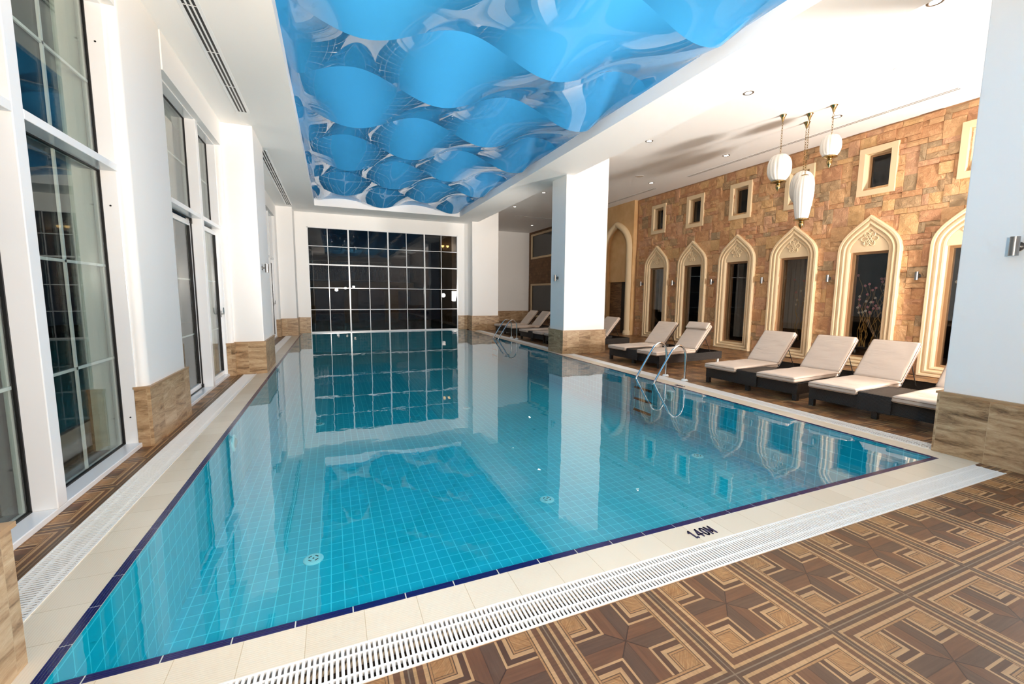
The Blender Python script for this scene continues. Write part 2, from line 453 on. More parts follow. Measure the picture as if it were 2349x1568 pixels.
# pool floor inlets
def inlet(x, y, z, label, rot=None):
    r = empty('pool_inlet', (x, y, z), label, 'pool inlet', 'round white inlets on the pool floor')
    b = NB(); lathe(b, [(0,.0),(.085,.0),(.085,.008),(.07,.014),(0,.014)], 28); link('cover', b, DISC, r)
    b = NB()
    for k in range(4):
        a0 = k*PI/2+.35
        for j in range(5):
            a = a0+j*.17; a2 = a+.17
            vs = [(.036*math.cos(a), .036*math.sin(a)), (.046*math.cos(a), .046*math.sin(a)), (.046*math.cos(a2), .046*math.sin(a2)), (.036*math.cos(a2), .036*math.sin(a2))]
            prism(b, vs, .0142, .016)
    lathe(b, [(.008,.0142),(.008,.0165),(0,.0165)], 10)
    partlab(link('slots', b, BLACK, r), 'dark slots of the inlet')
inlet(-.246, 4.014, -.80, 'round white pool inlet closest to the left near corner of the pool floor')
inlet(2.241, 4.231, -.80, 'round white pool inlet on the middle of the pool floor near the pillar reflection')
inlet(4.98, 4.607, -.80, 'round white pool inlet on the pool floor towards the lounger side, near row')
inlet(-.308, 8.36, -.80, 'round white pool inlet in the second row under the reflected grid window, left')
inlet(2.52, 8.46, -.80, 'round white pool inlet in the second row under the reflected grid window, right')
def pool_light(x, y, side, label):
    r = empty('pool_light', (x, y, -.18), label, 'underwater light', 'underwater lights in the pool walls')
    b = NB(); lathe(b, [(0,0),(.10,0),(.10,.012),(.082,.02),(0,.02)], 28)
    bmesh.ops.rotate(b, verts=b.verts, cent=(0,0,0), matrix=Matrix.Rotation(side*PI/2, 3, 'Y')); link('ring', b, DISC, r)
    b = NB(); lathe(b, [(0,.02),(.06,.02),(.05,.03),(0,.034)], 24)
    bmesh.ops.rotate(b, verts=b.verts, cent=(0,0,0), matrix=Matrix.Rotation(side*PI/2, 3, 'Y')); partlab(link('lens', b, GLASS, r), 'clear lens')
pool_light(PX0, 5.77, 1, 'round white underwater light in the pool wall below the windows')
pool_light(PX1, 5.80, -1, 'round white underwater light in the pool wall beside the nearer ladder')
# depth markings
GLYPH = {'1': [[(.0,.78),(.22,1),(.22,0)]], '.': [[(.0,.0),(.0,.09)]], '4': [[(.40,0),(.40,1),(.0,.30),(.58,.30)]], '0': [[(.0,.25),(.0,.75),(.08,.93),(.22,1),(.36,.93),(.44,.75),(.44,.25),(.36,.07),(.22,0),(.08,.07),(.0,.25)]], 'M': [[(.0,0),(.0,1),(.30,.25),(.60,1),(.60,0)]]}
def depth_mark(loc, rz, label):
    b = NB(); H = .080; x = -.108; W = .0130
    for ch, adv in (('1', .030), ('.', .020), ('4', .056), ('0', .048), ('M', .06)):
        for st in GLYPH[ch]:
            pts = [(x+px*H*.78, -H/2+py*H) for px, py in st]
            for (ax, ay), (bx, by) in zip(pts, pts[1:]):
                d = Vector((bx-ax, by-ay)); L = d.length; d.normalize(); n = Vector((-d.y, d.x))*W/2
                pl = []
                a0 = math.atan2(n.y, n.x)
                for k in range(7): pl.append((ax+W/2*math.cos(a0+PI*k/6), ay+W/2*math.sin(a0+PI*k/6)))
                for k in range(7): pl.append((bx+W/2*math.cos(a0+PI+PI*k/6), by+W/2*math.sin(a0+PI+PI*k/6)))
                prism(b, pl, 0, .0022)
        x += adv
    me = bpy.data.meshes.new('depth_marking')
    bmesh.ops.recalc_face_normals(b, faces=b.faces); b.to_mesh(me); b.free(); me.materials.append(NAVYT)
    o = bpy.data.objects.new('depth_marking', me); COL.objects.link(o); o.location = loc; o.rotation_euler = (0,0,rz)
    tag(o, label, 'depth marking', 'depth markings on the coping')
depth_mark((2.272, 2.018, .0012), 0, 'navy 1.40M depth marking on the near cream coping')
depth_mark((5.655, 5.73, .0012), PI/2, 'navy 1.40M depth marking on the coping beside the nearer pool ladder')

# ---------------------------------------------------------------- ceiling
RX0, RX1, RY0, RY1 = -.49, 4.86, -2.0, 17.16
bm = NB()
T = .08
box(bm, -2.3, YB, ZC, RX0, 19.0, ZC+T); box(bm, RX1, YB, ZC, 5.93, 24.2, ZC+T)
box(bm, RX0, YB, ZC, RX1, RY0, ZC+T); box(bm, RX0, RY1, ZC, RX1, 19.0, ZC+T)
RZ = 5.25
box(bm, RX0-T, RY0-T, ZC+T, RX0, RY1+T, RZ); box(bm, RX1, RY0-T, ZC+T, RX1+T, RY1+T, RZ)
box(bm, RX0, RY0-T, ZC+T, RX1, RY0, RZ); box(bm, RX0, RY1, ZC+T, RX1, RY1+T, RZ)
box(bm, RX0-T, RY0-T, RZ, RX1+T, RY1+T, RZ+.05)
box(bm, 5.85, YB, ZC+T, 5.93, 24.2, ZA); box(bm, 5.85, YB, ZA, 11.5, 24.2, ZA+T)
tag(link('ceiling', bm, CEIL), 'white ceiling with a recessed bay over the pool and a higher aisle part', 'ceiling', kind='structure')
# wavy stretch membrane: ridges along x, alternating phase every row
def prof(k, x):
    ph = PI*(k % 2)
    return 4.905-.185*math.cos(2*PI*(x-.45)/2.62-ph)
bm = NB()
rows = [5.92+1.545*k for k in range(-6, 9)]
nx = 84
for i in range(len(rows)-1):
    k = i-6
    y0, y1 = rows[i], rows[i+1]
    sub = 14; prev = None
    for j in range(sub+1):
        t = j/sub; y = y0+(y1-y0)*t
        tt = t
        yc = min(max(y, RY0), RY1)
        if yc != y and (y < RY0-.2 or y > RY1+.2): continue
        row = []
        for q in range(nx+1):
            x = RX0+(RX1-RX0)*q/nx
            edge = min(1, (x-RX0)/.16, (RX1-x)/.16)
            z = prof(k, x)*(1-tt)+prof(k+1, x)*tt
            e2 = min(1, max(0, (RY1-yc)/.10))
            edge = edge*edge*(3-2*edge); e2 = e2*e2*(3-2*e2)
            z = 4.93*(1-edge)+z*edge; z = (z+.02)*(1-e2)+z*e2
            row.append(bm.verts.new((x, yc, z)))
        if prev and abs(row[0].co.y-prev[0].co.y) > 1e-4:
            for q in range(nx): bm.faces.new((prev[q], prev[q+1], row[q+1], row[q]))
        prev = row
for f in bm.faces: f.smooth = True
bm.normal_update()
for f in bm.faces:
    if f.normal.z > 0: f.normal_flip()
me = bpy.data.meshes.new('stretch_ceiling'); bm.to_mesh(me); bm.free(); me.materials.append(MEMB)
o = bpy.data.objects.new('stretch_ceiling', me); COL.objects.link(o)
tag(o, 'glossy blue wavy stretch ceiling in the recess above the pool', 'stretch ceiling')

# ---------------------------------------------------------------- walls
def rounded(x0, y0, x1, y1, r, corners, n=6):
    """rect polygon CCW with some rounded corners: indices 0:(x0,y0) 1:(x1,y0) 2:(x1,y1) 3:(x0,y1)"""
    pts = []
    cs = [(x0+r, y0+r, PI), (x1-r, y0+r, 1.5*PI), (x1-r, y1-r, 0), (x0+r, y1-r, .5*PI)]
    raw = [(x0,y0),(x1,y0),(x1,y1),(x0,y1)]
    for i in range(4):
        if i in corners:
            cx, cy, a = cs[i]
            pts += [(cx+r*math.cos(a+PI/2*k/n), cy+r*math.sin(a+PI/2*k/n)) for k in range(n+1)]
        else: pts.append(raw[i])
    return pts
bm = NB()
HZ = 4.25
# piers between the window bays
for (a, b, cr) in ((5.42, 6.66, (1,2)), (9.52, 14.93, (1,2)), (17.36, 18.85, (1,)), (YB, 2.42, (2,))):
    prism(bm, rounded(-2.25, a, XL, b, .07, cr), 0, ZC)
for (a, b) in ((2.42, 5.42), (6.66, 9.52), (14.93, 17.36)):
    box(bm, -2.25, a, HZ, XL, b, ZC)
tag(link('wall_left', bm, WALL, smooth=30), 'white wall with the tall window bays on the left of the pool', 'wall', kind='structure')
bl = NB(); cp = NB()
def dado(bl, cp, x0, y0, x1, y1, h=.63):
    box(bl, x0, y0, 0, x1, y1, h-.022); box(cp, x0-.006 if x0 > -2.2 else x0, y0-.006, h-.022, x1+.006, y1+.006, h)
for (a, b) in ((5.40, 6.68), (9.50, 9.60), (10.95, 14.95), (17.34, 17.8)):
    dado(bl, cp, -1.90, a, XL+.022, b)
o = link('baseboard_left', bl, TRAV); tag(o, 'brown travertine cladding along the foot of the window wall', 'cladding', kind='structure')
link('cap', cp, TRAVCAP, o)
# end wall with the grid window
bm = NB()
W0, W1, WT = -.84, 5.19, 4.15
box(bm, -1.9, YW-.05, 0, W0, YW+.2, ZC); box(bm, W1, YW-.05, 0, 5.95, YW+.2, ZC); box(bm, W0, YW-.05, WT, W1, YW+.2, ZC)
box(bm, W0, YW-.05, -.3, W1, YW+.2, 0.0)
tag(link('wall_back', bm, WALL), 'white end wall around the big dark grid window', 'wall', kind='structure')
bl = NB(); cp = NB()
dado(bl, cp, -1.35, YW-.1, W0, YW-.05, .63); dado(bl, cp, W1, YW-.1, 5.62, YW-.05, .63)
o = link('baseboard_back', bl, TRAV); tag(o, 'brown travertine cladding on both sides of the grid window', 'cladding', kind='structure'); link('cap', cp, TRAVCAP, o)
# behind the camera
bm = NB(); box(bm, -2.25, YB-.1, 0, 11.5, YB, ZA); tag(link('wall_near', bm, WALL), 'white wall at the near end of the hall', 'wall', kind='structure')
# aisle end wall
bm = NB(); box(bm, 5.93, 24.0, 0, 11.4, 24.2, ZA); box(bm, 5.93, 18.95, 0, 6.9, 24, ZA)
tag(link('wall_aisle', bm, WALL), 'white end wall of the aisle behind the far loungers', 'wall', kind='structure')
bl = NB(); cp = NB(); dado(bl, cp, 6.9, 23.97, 11.15, 24.0, .6); dado(bl, cp, 6.9, 18.95, 6.93, 23.9, .6)
o = link('baseboard_aisle', bl, TRAV); tag(o, 'brown travertine cladding behind the far loungers', 'cladding', kind='structure'); link('cap', cp, TRAVCAP, o)

# pillars
def pillar(x0, y0, x1, y1, label, group='square white pillars'):
    r = empty('pillar', ((x0+x1)/2, (y0+y1)/2, 0), label, 'pillar', group, 'structure')
    cx, cy = r.location[0], r.location[1]
    b = NB(); top = ZA if x1 > 6.5 else ZC
    box(b, x0-cx, y0-cy, .6, x1-cx, y1-cy, top); link('shaft', b, WALL, r, bevel=.012)
    b = NB(); e = .028; box(b, x0-e-cx, y0-e-cy, 0, x1+e-cx, y1+e-cy, .618); partlab(link('cladding', b, TRAV, r), 'brown travertine cladding')
    b = NB(); e = .04; box(b, x0-e-cx, y0-e-cy, .618, x1+e-cx, y1+e-cy, .64); partlab(link('cap', b, TRAVCAP, r), 'brown stone cap slab')
    return r
pillar(5.71, 10.02, 7.02, 10.80, 'square white pillar with stone foot standing between the loungers at the pool edge')
pillar(5.80, 1.15, 7.10, 2.26, 'big square white pillar at the right edge of the photo')
pillar(5.66, 18.02, 6.88, 18.95, 'white pillar beside the grid window at the far end')
pillar(-1.86, 9.63, -1.285, 10.93, 'white square column on the window side between two window bays')
pillar(-1.86, 1.0, -1.30, 2.32, 'column at the left bottom corner of the photo, only its stone foot in view')
pillar(-1.86, 17.80, -1.26, 18.66, 'white column in the far corner left of the grid window')

# ---------------------------------------------------------------- left windows
XG = -2.02
def left_bay(name, kind_label, cat, y0, y1, ym, door=False):
    r = empty(name, (XG, (y0+y1)/2, 0), kind_label, cat, kind='structure')
    oy = r.location[1]
    B = lambda b, x0, a, z0, x1, c, z1: box(b, x0-XG, a-oy, z0, x1-XG, c-oy, z1)
    fr = NB()
    B(fr, XG-.06, y0, HZ-.012, -1.885, y1, HZ+.04)       # head
    B(fr, XG-.06, y0-.03, 0, -1.882, y0+.012, HZ)        # jambs
    B(fr, XG-.06, y1-.012, 0, -1.882, y1+.03, HZ)
    B(fr, XG-.06, y0, 0, -1.872, y1, .046)               # sill
    link('frame', fr, ALU, r, bevel=.006)
    b = NB(); B(b, XG-.06, ym, .046, -1.868, ym+.12, HZ); link('mullion', b, ALU, r, bevel=.006)
    b = NB(); B(b, XG-.06, y0+.012, 2.745, -1.868, ym, 2.81); B(b, XG-.06, ym+.12, 2.745, -1.868, y1-.012, 2.81); link('transom', b, ALU, r, bevel=.005)
    gk = NB(); pane = NB(); bars = NB()
    for (a, c) in ((y0+.012, ym), (ym+.12, y1-.012)):
        for (za, zb) in ((.046, 2.745), (2.81, HZ-.012)):
            # gasket ring
            for s in (0, 1):
                B(gk, XG-.012, a if s == 0 else c-.012, za, XG+.014, a+.012 if s == 0 else c, zb)
                B(gk, XG-.012, a, za if s == 0 else zb-.012, XG+.014, c, za+.012 if s == 0 else zb)
            if not (door and za < 1):
                B(pane, XG-.004, a+.012, za+.012, XG+.004, c-.012, zb-.012)
                B(pane, XG-.034, a+.012, za+.012, XG-.028, c-.012, zb-.012)
                mid = (a+c)/2
                B(bars, XG-.024, mid-.012, za+.012, XG-.008, mid+.012, zb-.012)
                for zz in ((3.53,) if za > 1 else (.943, 1.845)):
                    B(bars, XG-.024, a+.012, zz-.012, XG-.008, c-.012, zz+.012)
    partlab(link('gasket', gk, GASKET, r), 'black rubber gasket')
    link('pane', pane, GLASS, r); link('glazing_bars', bars, ALU, r)
    # screw caps on the jamb
    if not door:
        s = NB()
        for zz in (.32, 2.42, 3.9): cyl(s, (.07, y1-.0125-oy, zz), (.07, y1-.016-oy, zz), .008, 10)
        partlab(link('screw_cap', s, BLACK, r), 'black screw caps')
    if door:
        for (a, c, xo, hd) in ((y0+.02, ym+.02, -.03, False), (ym+.10, y1-.015, .05, True)):
            lf = NB(); w = .075
            X0, X1 = XG+xo-.02, XG+xo+.025
            B(lf, X0, a, .05, X1, a+w, 2.70); B(lf, X0, c-w, .05, X1, c, 2.70); B(lf, X0, a+w, .05, X1, c-w, .05+w); B(lf, X0, a+w, 2.70-w, X1, c-w, 2.70)
            lo = link('door_leaf', lf, ALU, r, bevel=.005)
            p = NB(); B(p, XG+xo-.003, a+w, .05+w, XG+xo+.003, c-w, 2.70-w); link('pane', p, GLASS, lo)
            gb = NB(); mid = (a+c)/2
            B(gb, XG+xo-.018, mid-.011, .05+w, XG+xo-.006, mid+.011, 2.7-w)
            for zz in (.93, 1.79): B(gb, XG+xo-.018, a+w, zz-.011, XG+xo-.006, c-w, zz+.011)
            link('glazing_bars', gb, ALU, lo)
            gk = NB()
            for s in (0, 1):
                B(gk, XG+xo-.01, a+w if s == 0 else c-w-.012, .05+w, XG+xo+.027, a+w+.012 if s == 0 else c-w, 2.7-w)
            partlab(link('gasket', gk, GASKET, lo), 'black rubber gasket')
            if hd:
                h = NB(); hy = c-w/2
                B(h, X1, hy-.012, 1.13, X1+.012, hy+.012, 1.25)
                tube(h, [(X1+.012-XG, hy-oy, 1.19), (X1+.05-XG, hy-oy, 1.19), (X1+.055-XG, hy-.02-oy, 1.22), (X1+.055-XG, hy-.03-oy, 1.31)], .009, 8)
                partlab(link('handle', h, STEEL, lo), 'steel lever handle')
            else:
                h = NB(); B(h, X1, c-.06, .05, X1+.03, c-.02, .10); B(h, X1, c-.06, 2.66, X1+.03, c-.02, 2.74)
                partlab(link('bracket', h, BLACK, lo), 'black sliding bracket')
    return r
left_bay('window_1', 'tall white framed grid window closest to the camera, left of the pool', 'window', 2.42, 5.42, 3.925)
left_bay('door_1', 'white glazed sliding door with upper lights, before the square column', 'glass door', 6.66, 9.52, 8.27, True)
left_bay('door_2', 'white glazed door bay beyond the square column, seen edge-on', 'glass door', 14.93, 17.36, 16.3, True)

# end grid window
r = empty('window_2', ((W0+W1)/2, YW, 0), 'large dark square-grid window at the far end of the pool', 'window', kind='structure')
wx = r.location[0]
fr = NB()
for x, w in ((W0, .03), (W1-.03, .03)): box(fr, x-wx, -.06, .03, x+w-wx, .03, WT)
box(fr, W0-wx, -.06, WT-.03, W1-wx, .03, WT); box(fr, W0-wx, -.08, 0, W1-wx, .03, .05)
link('frame', fr, ALU, r)
b = NB()
for x in (.657, 2.201, 3.72): box(b, x-.027-wx, -.06, .05, x+.027-wx, .02, WT-.03)
link('mullion', b, ALU, r)
b = NB(); box(b, W0+.03-wx, -.045, 2.71-.027, W1-.03-wx, .02, 2.71+.027); link('transom', b, ALU, r)
b = NB()
for x in (-.115, 1.429, 2.96, 4.458): box(b, x-.012-wx, -.025, .05, x+.012-wx, .01, WT-.03)
for z in (.925, 1.794, 3.43): box(b, W0+.03-wx, -.025, z-.012, W1-.03-wx, .01, z+.012)
link('glazing_bars', b, ALU, r)
b = NB(); box(b, W0-wx, .0, .02, W1-wx, .006, WT); link('pane', b, DGLASS, r)

# ---------------------------------------------------------------- stone wall
AY = [12.713-1.708*i for i in range(6)]      # arch centres
SY = [12.735-1.714*i for i in range(6)]      # small windows
openings = [(y-.37, y+.37, .2, 2.66) for y in AY]+[(y-.24, y+.24, 4.0, 4.77) for y in SY]
bm = NB()
ys = sorted(set([YB, 13.97]+[v for o in openings for v in o[:2]])); zs = sorted(set([0, ZA]+[v for o in openings for v in o[2:]]))
for i in range(len(ys)-1):
    for j in range(len(zs)-1):
        cy, cz = (ys[i]+ys[i+1])/2, (zs[j]+zs[j+1])/2
        if any(a < cy < b and c < cz < d for a, b, c, d in openings): continue
        box(bm, XS, ys[i], zs[j], XS+.3, ys[i+1], zs[j+1])
nback = len(bm.faces)
tone = bm.faces.layers.float.new('tone')
g = .112
NY, NZ = int((13.97-(-1.0))/g), int(ZA/g)
occ = [[False]*NZ for _ in range(NY)]
blk = [(y-.40, y+.40, .05, 2.75) for y in AY]+[(y-.26, y+.26, 3.98, 4.79) for y in SY]
for i in range(NY):
    for j in range(NZ):
        cy, cz = -1.0+(i+.5)*g, (j+.5)*g
        if any(a < cy < b and c < cz < d for a, b, c, d in blk): occ[i][j] = True
cells = [(i, j) for i in range(NY) for j in range(NZ)]
rng = random.Random(11)
rng.shuffle(cells)
sizes = [(4,3),(3,4),(4,4),(3,3),(3,3),(3,2),(4,2),(2,3),(2,4),(3,4),(2,2),(1,2),(2,1),(3,1)]
stones = []
def place(i, j, w, h):
    if i+w > NY or j+h > NZ: return False
    for a in range(i, i+w):
        for b in range(j, j+h):
            if occ[a][b]: return False
    for a in range(i, i+w):
        for b in range(j, j+h): occ[a][b] = True
    stones.append((i, j, w, h)); return True
for c in cells[:len(cells)//3]:
    place(c[0], c[1], *rng.choice(sizes))
for c in sorted(cells):
    if occ[c[0]][c[1]]: continue
    for s in [rng.choice(sizes), (3,2), (2,3), (2,2), (3,1), (2,1), (1,3), (1,2), (1,1)]:
        if place(c[0], c[1], *s): break
for (i, j, w, h) in stones:
    y0, y1, z0, z1 = -1.0+i*g, -1.0+(i+w)*g, j*g, (j+h)*g
    e = .004; jit = lambda: rng.uniform(-.006, .003)
    y0 += e+jit(); y1 -= e+jit(); z0 += e+jit(); z1 -= e+jit()
    if z1 > ZA-.01: z1 = ZA
    d = rng.uniform(.012, .038); ty, tz = rng.uniform(-.012, .012), rng.uniform(-.012, .012)
    n1, n2 = max(2, w), max(2, h)
    t = rng.random()
    V = []
    for a in range(n1+1):
        col = []
        for b in range(n2+1):
            u, v = a/n1, b/n2
            bor = (a in (0, n1)) or (b in (0, n2))
            dd = d+ty*(u-.5)+tz*(v-.5)+rng.uniform(-.005, .007)-(.010 if bor else 0)
            col.append(bm.verts.new((XS-max(dd, .004), y0+(y1-y0)*u, z0+(z1-z0)*v)))
        V.append(col)
    fs = []
    for a in range(n1):
        for b in range(n2): fs.append(bm.faces.new((V[a][b], V[a][b+1], V[a+1][b+1], V[a+1][b])))
    ring = [V[a][0] for a in range(n1+1)]+[V[n1][b] for b in range(1, n2+1)]+[V[a][n2] for a in range(n1-1, -1, -1)]+[V[0][b] for b in range(n2-1, 0, -1)]
    back = [bm.verts.new((XS+.002, q.co.y, q.co.z)) for q in ring]
    for k in range(len(ring)):
        fs.append(bm.faces.new((ring[k], ring[(k+1) % len(ring)], back[(k+1) % len(ring)], back[k])))
    for f in fs: f[tone] = t; f.material_index = 1
bmesh.ops.recalc_face_normals(bm, faces=bm.faces)
me = bpy.data.meshes.new('wall_right'); bm.to_mesh(me); bm.free(); me.materials.append(MORTAR); me.materials.append(STONE)
o = bpy.data.objects.new('wall_right', me); COL.objects.link(o)
tag(o, 'split-face tan stone wall with arched windows behind the loungers', 'wall', kind='structure')

# arched windows
def arch_pts(w, z0, apex, spring=2.62, n=12):
    """closed contour CCW in (y,z): half width w"""
    P0, P1, P2, P3 = (w, spring), (w, spring+.36*(apex-spring)/.79), (w*.50, apex-.27*(apex-spring)/.79), (0, apex)
    bz = []
    for k in range(n+1):
        t = k/n; s = 1-t
        bz.append(tuple(s**3*P0[i]+3*s*s*t*P1[i]+3*s*t*t*P2[i]+t**3*P3[i] for i in (0, 1)))
    right = [(w, z0)]+bz
    left = [(-a, b) for a, b in reversed(right[:-1])]
    return right+left
PROF = [(0,-.03),(0,.10),(.012,.115),(.055,.115),(.066,.075),(.092,.07),(.10,.10),(.135,.105),(.15,.055),(.185,.05),(.195,.075),(.225,.07),(.24,0.0),(.24,-.14)]
def ring_strip(bm, prof, fn, ox=0):
    prev = None
    for t, h in prof:
        c = [bm.verts.new((ox-h, a, b)) for a, b in fn(t)]
        if prev:
            n = len(c)
            for k in range(n): bm.faces.new((prev[k], prev[(k+1) % n], c[(k+1) % n], c[k]))
        prev = c
def rosette(bm, cy, cz, x, R=.15):
    for k in range(6):
        a = PI/2+k*PI/3+PI/6
        c = (cy+.60*R*math.cos(a), cz+.60*R*math.sin(a))
        pts = []
        for q in range(16):
            t = 2*PI*q/16
            rr, tt = .42*R*math.cos(t), .30*R*math.sin(t)
            pts.append((x, c[0]+rr*math.cos(a)-tt*math.sin(a), c[1]+rr*math.sin(a)+tt*math.cos(a)))
        tube(bm, pts, .011, 6, True)
    for k in range(3):
        a = PI/2+k*PI/3+PI/6
        for s in (-1, 1):
            pts = []
            for q in range(9):
                t = -1+2*q/8
                l, off = t*.62*R, s*.16*R*(1-.4*abs(t))
                pts.append((x-.004, cy+l*math.cos(a)-off*math.sin(a), cz+l*math.sin(a)+off*math.cos(a)))
            tube(bm, pts, .009, 6)
def make_arch():
    r = empty('window_3', (XS, 0, 0), 'x', 'arched window', 'arched windows in the stone wall', 'structure')
    b = NB(); ring_strip(b, PROF, lambda t: arch_pts(.615-t, t*.85+.004, 3.42-t*1.35)); link('surround', b, PLAST, r, smooth=35)
    # tympanum
    b = NB(); c = arch_pts(.615-.236, .2, 3.42-.236*1.35)
    top = [p for p in c if p[1] >= 2.62]
    prism(b, [(p[0], p[1]) for p in top]+[], -.048, .10, 'x'); link('tympanum', b, PLAST, r)
    b = NB(); rosette(b, 0, 2.90, -.058, .165); link('rosette', b, PLAST, r, smooth=60)
    b = NB(); w, z0, z1 = .375, .19, 2.63
    for (a, c2) in ((-w, -w+.055), (w-.055, w)): box(b, .06, a, z0, .13, c2, z1)
    box(b, .06, -w+.055, z1-.06, .13, w-.055, z1); box(b, .06, -w+.055, z0, .13, w-.055, z0+.06)
    partlab(link('frame', b, BRONZE, r, bevel=.004), 'bronze-tan metal frame')
    b = NB(); box(b, .09, -w+.05, z0+.05, .098, w-.05, z1-.05); link('pane', b, AGLASS, r)
    return r
alab = ['tall arched window furthest along the stone wall, next to the tan arch, blind behind its glass',
        'tall arched window, second from the tan arch, behind the pair of loungers near the pillar',
        'tall arched window, third from the tan arch, dark with a curtain edge inside',
        'tall arched window, fourth from the tan arch, grey curtain and a planter behind its glass',
        'tall arched window, fifth from the tan arch, twigs with blossoms behind its glass',
        'tall arched window cut off by the big pillar at the right']
A0 = make_arch(); A0.location = (XS, AY[0], 0); A0['label'] = alab[0]
for i in range(1, 6):
    q = dup(A0, (XS, AY[i], 0), 0, alab[i]); q.name = 'window_%d' % (3+i)
def make_small():
    r = empty('window_9', (XS, 0, 0), 'x', 'window', 'small square windows under the aisle ceiling', 'structure')
    def rect(hw, hz): return [(hw,-hz),(hw,hz),(-hw,hz),(-hw,-hz)]
    b = NB(); ring_strip(b, [(0,-.02),(0,.055),(.006,.062),(.115,.062),(.12,.056),(.155,-.12)], lambda t: rect(.365-t, .52-t)); link('surround', b, PLAST, r)
    b = NB()
    for (a, c, z0, z1) in ((-.225,-.175,-.38,.38),(.175,.225,-.38,.38),(-.175,.175,-.38,-.33),(-.175,.175,.33,.38)): box(b, .09, a, z0, .14, c, z1)
    partlab(link('frame', b, BRONZE, r), 'bronze-tan metal frame')
    b = NB(); box(b, .11, -.18, -.34, .116, .18, .34); link('pane', b, DGLASS, r)
    return r
slab = ['small square window high in the stone wall, above the arch next to the tan arch', 'small square window high above the second arched window from the tan arch',
        'small square window high above the third arched window from the tan arch', 'small square window behind the hanging lanterns',
        'small square window high above the arched window with blossoms', 'small square window cut off by the big pillar at the right']
S0 = make_small(); S0.location = (XS, SY[0], 4.385); S0['label'] = slab[0]
for i in range(1, 6):
    q = dup(S0, (XS, SY[i], 4.385), 0, slab[i]); q.name = 'window_%d' % (9+i)

# tan wall with the big arch
bm = NB()
AC, AH = 15.0, .86      # arch centre / half width to column centre
def bigarch(w, apex, spring=3.45, n=14):
    P0, P1, P2, P3 = (w, spring), (w, spring+.62*(apex-spring)), (w*.42, apex-.16*(apex-spring)), (0, apex)
    out = []
    for k in range(n+1):
        t = k/n; s = 1-t
        out.append(tuple(s**3*P0[i]+3*s*s*t*P1[i]+3*s*t*t*P2[i]+t**3*P3[i] for i in (0, 1)))
    return out
inner = bigarch(AH-.02, 4.50)
poly_r = [(AC-a, b) for a, b in inner]           # right-hand half (towards the camera)
poly_l = [(AC+a, b) for a, b in inner]
# two halves around the opening
prism(bm, [(13.97, 0), (AC-AH+.02, 0)]+poly_r+[(AC, ZA), (13.97, ZA)], XT, XT+.45, 'x')
prism(bm, [(AC, ZA)]+[(p[0], p[1]) for p in reversed(poly_l)]+[(AC+AH-.02, 0), (17.8, 0), (17.8, ZA)], XT, XT+.45, 'x')
box(bm, XT+.22, AC-AH-.02, 2.15, XT+.44, AC+AH+.02, 4.6)
tag(link('wall_arch', bm, TANW), 'tan plaster wall with a pointed arch niche beyond the stone wall', 'wall', kind='structure')
b = NB()
pts = [(XT-.02, AC-AH, .16)]+[(XT-.02, AC-AH, z) for z in (1, 2, 3)]+[(XT-.02, AC-a*AH/(AH-.02), p) for a, p in bigarch(AH-.02, 4.50)]
pts2 = [(XT-.02, 2*AC-y, z) for x, y, z in reversed(pts[:-1])]
tube(b, pts+pts2, .13, 14)
o = link('trim_1', b, PLAST, smooth=60); tag(o, 'cream rounded pointed-arch moulding framing the dark wooden door', 'arch moulding', kind='structure')
for s in (-1, 1):
    b = NB(); lathe(b, [(.17,0),(.17,.05),(.18,.07),(.16,.10),(.165,.14),(.135,.19),(.13,.2)], 24, XT-.02, AC+s*AH); link('column_base', b, PLAST, o, smooth=40)
r = empty('door_3', (XT+.3, AC, 0), 'dark wooden double door under the tan pointed arch', 'door', kind='structure')
for s in (-1, 1):
    b = NB(); box(b, 0, min(s*.004, s*.8), 0.01, .05, max(s*.004, s*.8), 2.15)
    lf = link('leaf', b, WOODD if s > 0 else DARKW, r)
    h = NB(); tube(h, [(0, s*.07, .85), (-.04, s*.07, .86), (-.04, s*.07, 1.09), (0, s*.07, 1.10)], .009, 8); partlab(link('handle', h, STEEL, lf), 'steel bar handle')
# dark wood-look wall beyond the pillar
bm = NB()
op2 = [(20.65, 23.62, .33, 2.17), (20.65, 23.65, 3.76, 5.1)]
ys = [17.8, 20.65, 23.62, 24.0]; zs = [0, .33, 2.17, 3.76, 5.1, ZA]
for i in range(3):
    for j in range(5):
        if i == 1 and j in (1, 3): continue
        box(bm, XS-.03, ys[i], zs[j], XS+.3, ys[i+1], zs[j+1])
def m_slate():
    g = G('brown_stone_cladding')
    x, y, z = g.sep(g.pos())
    br = g.n('ShaderNodeTexBrick'); g.put(br.inputs['Vector'], g.comb(y, z, 0.0))
    br.inputs['Color1'].default_value = lin(150,112,78); br.inputs['Color2'].default_value = lin(118,88,62); br.inputs['Mortar'].default_value = lin(80,60,44)
    br.inputs['Scale'].default_value = 1; br.inputs['Brick Width'].default_value = .3; br.inputs['Row Height'].default_value = .16; br.inputs['Mortar Size'].default_value = .004
    k = g.noise(g.pos(), 9, 5)
    g.bsdf(g.mix(k, br.outputs[0], lin(104,78,54)), .8, 0, g.bump(k, .5, .03)); return g.m
tag(link('wall_slate', bm, m_slate()), 'brown stone clad wall behind the far loungers', 'wall', kind='structure')
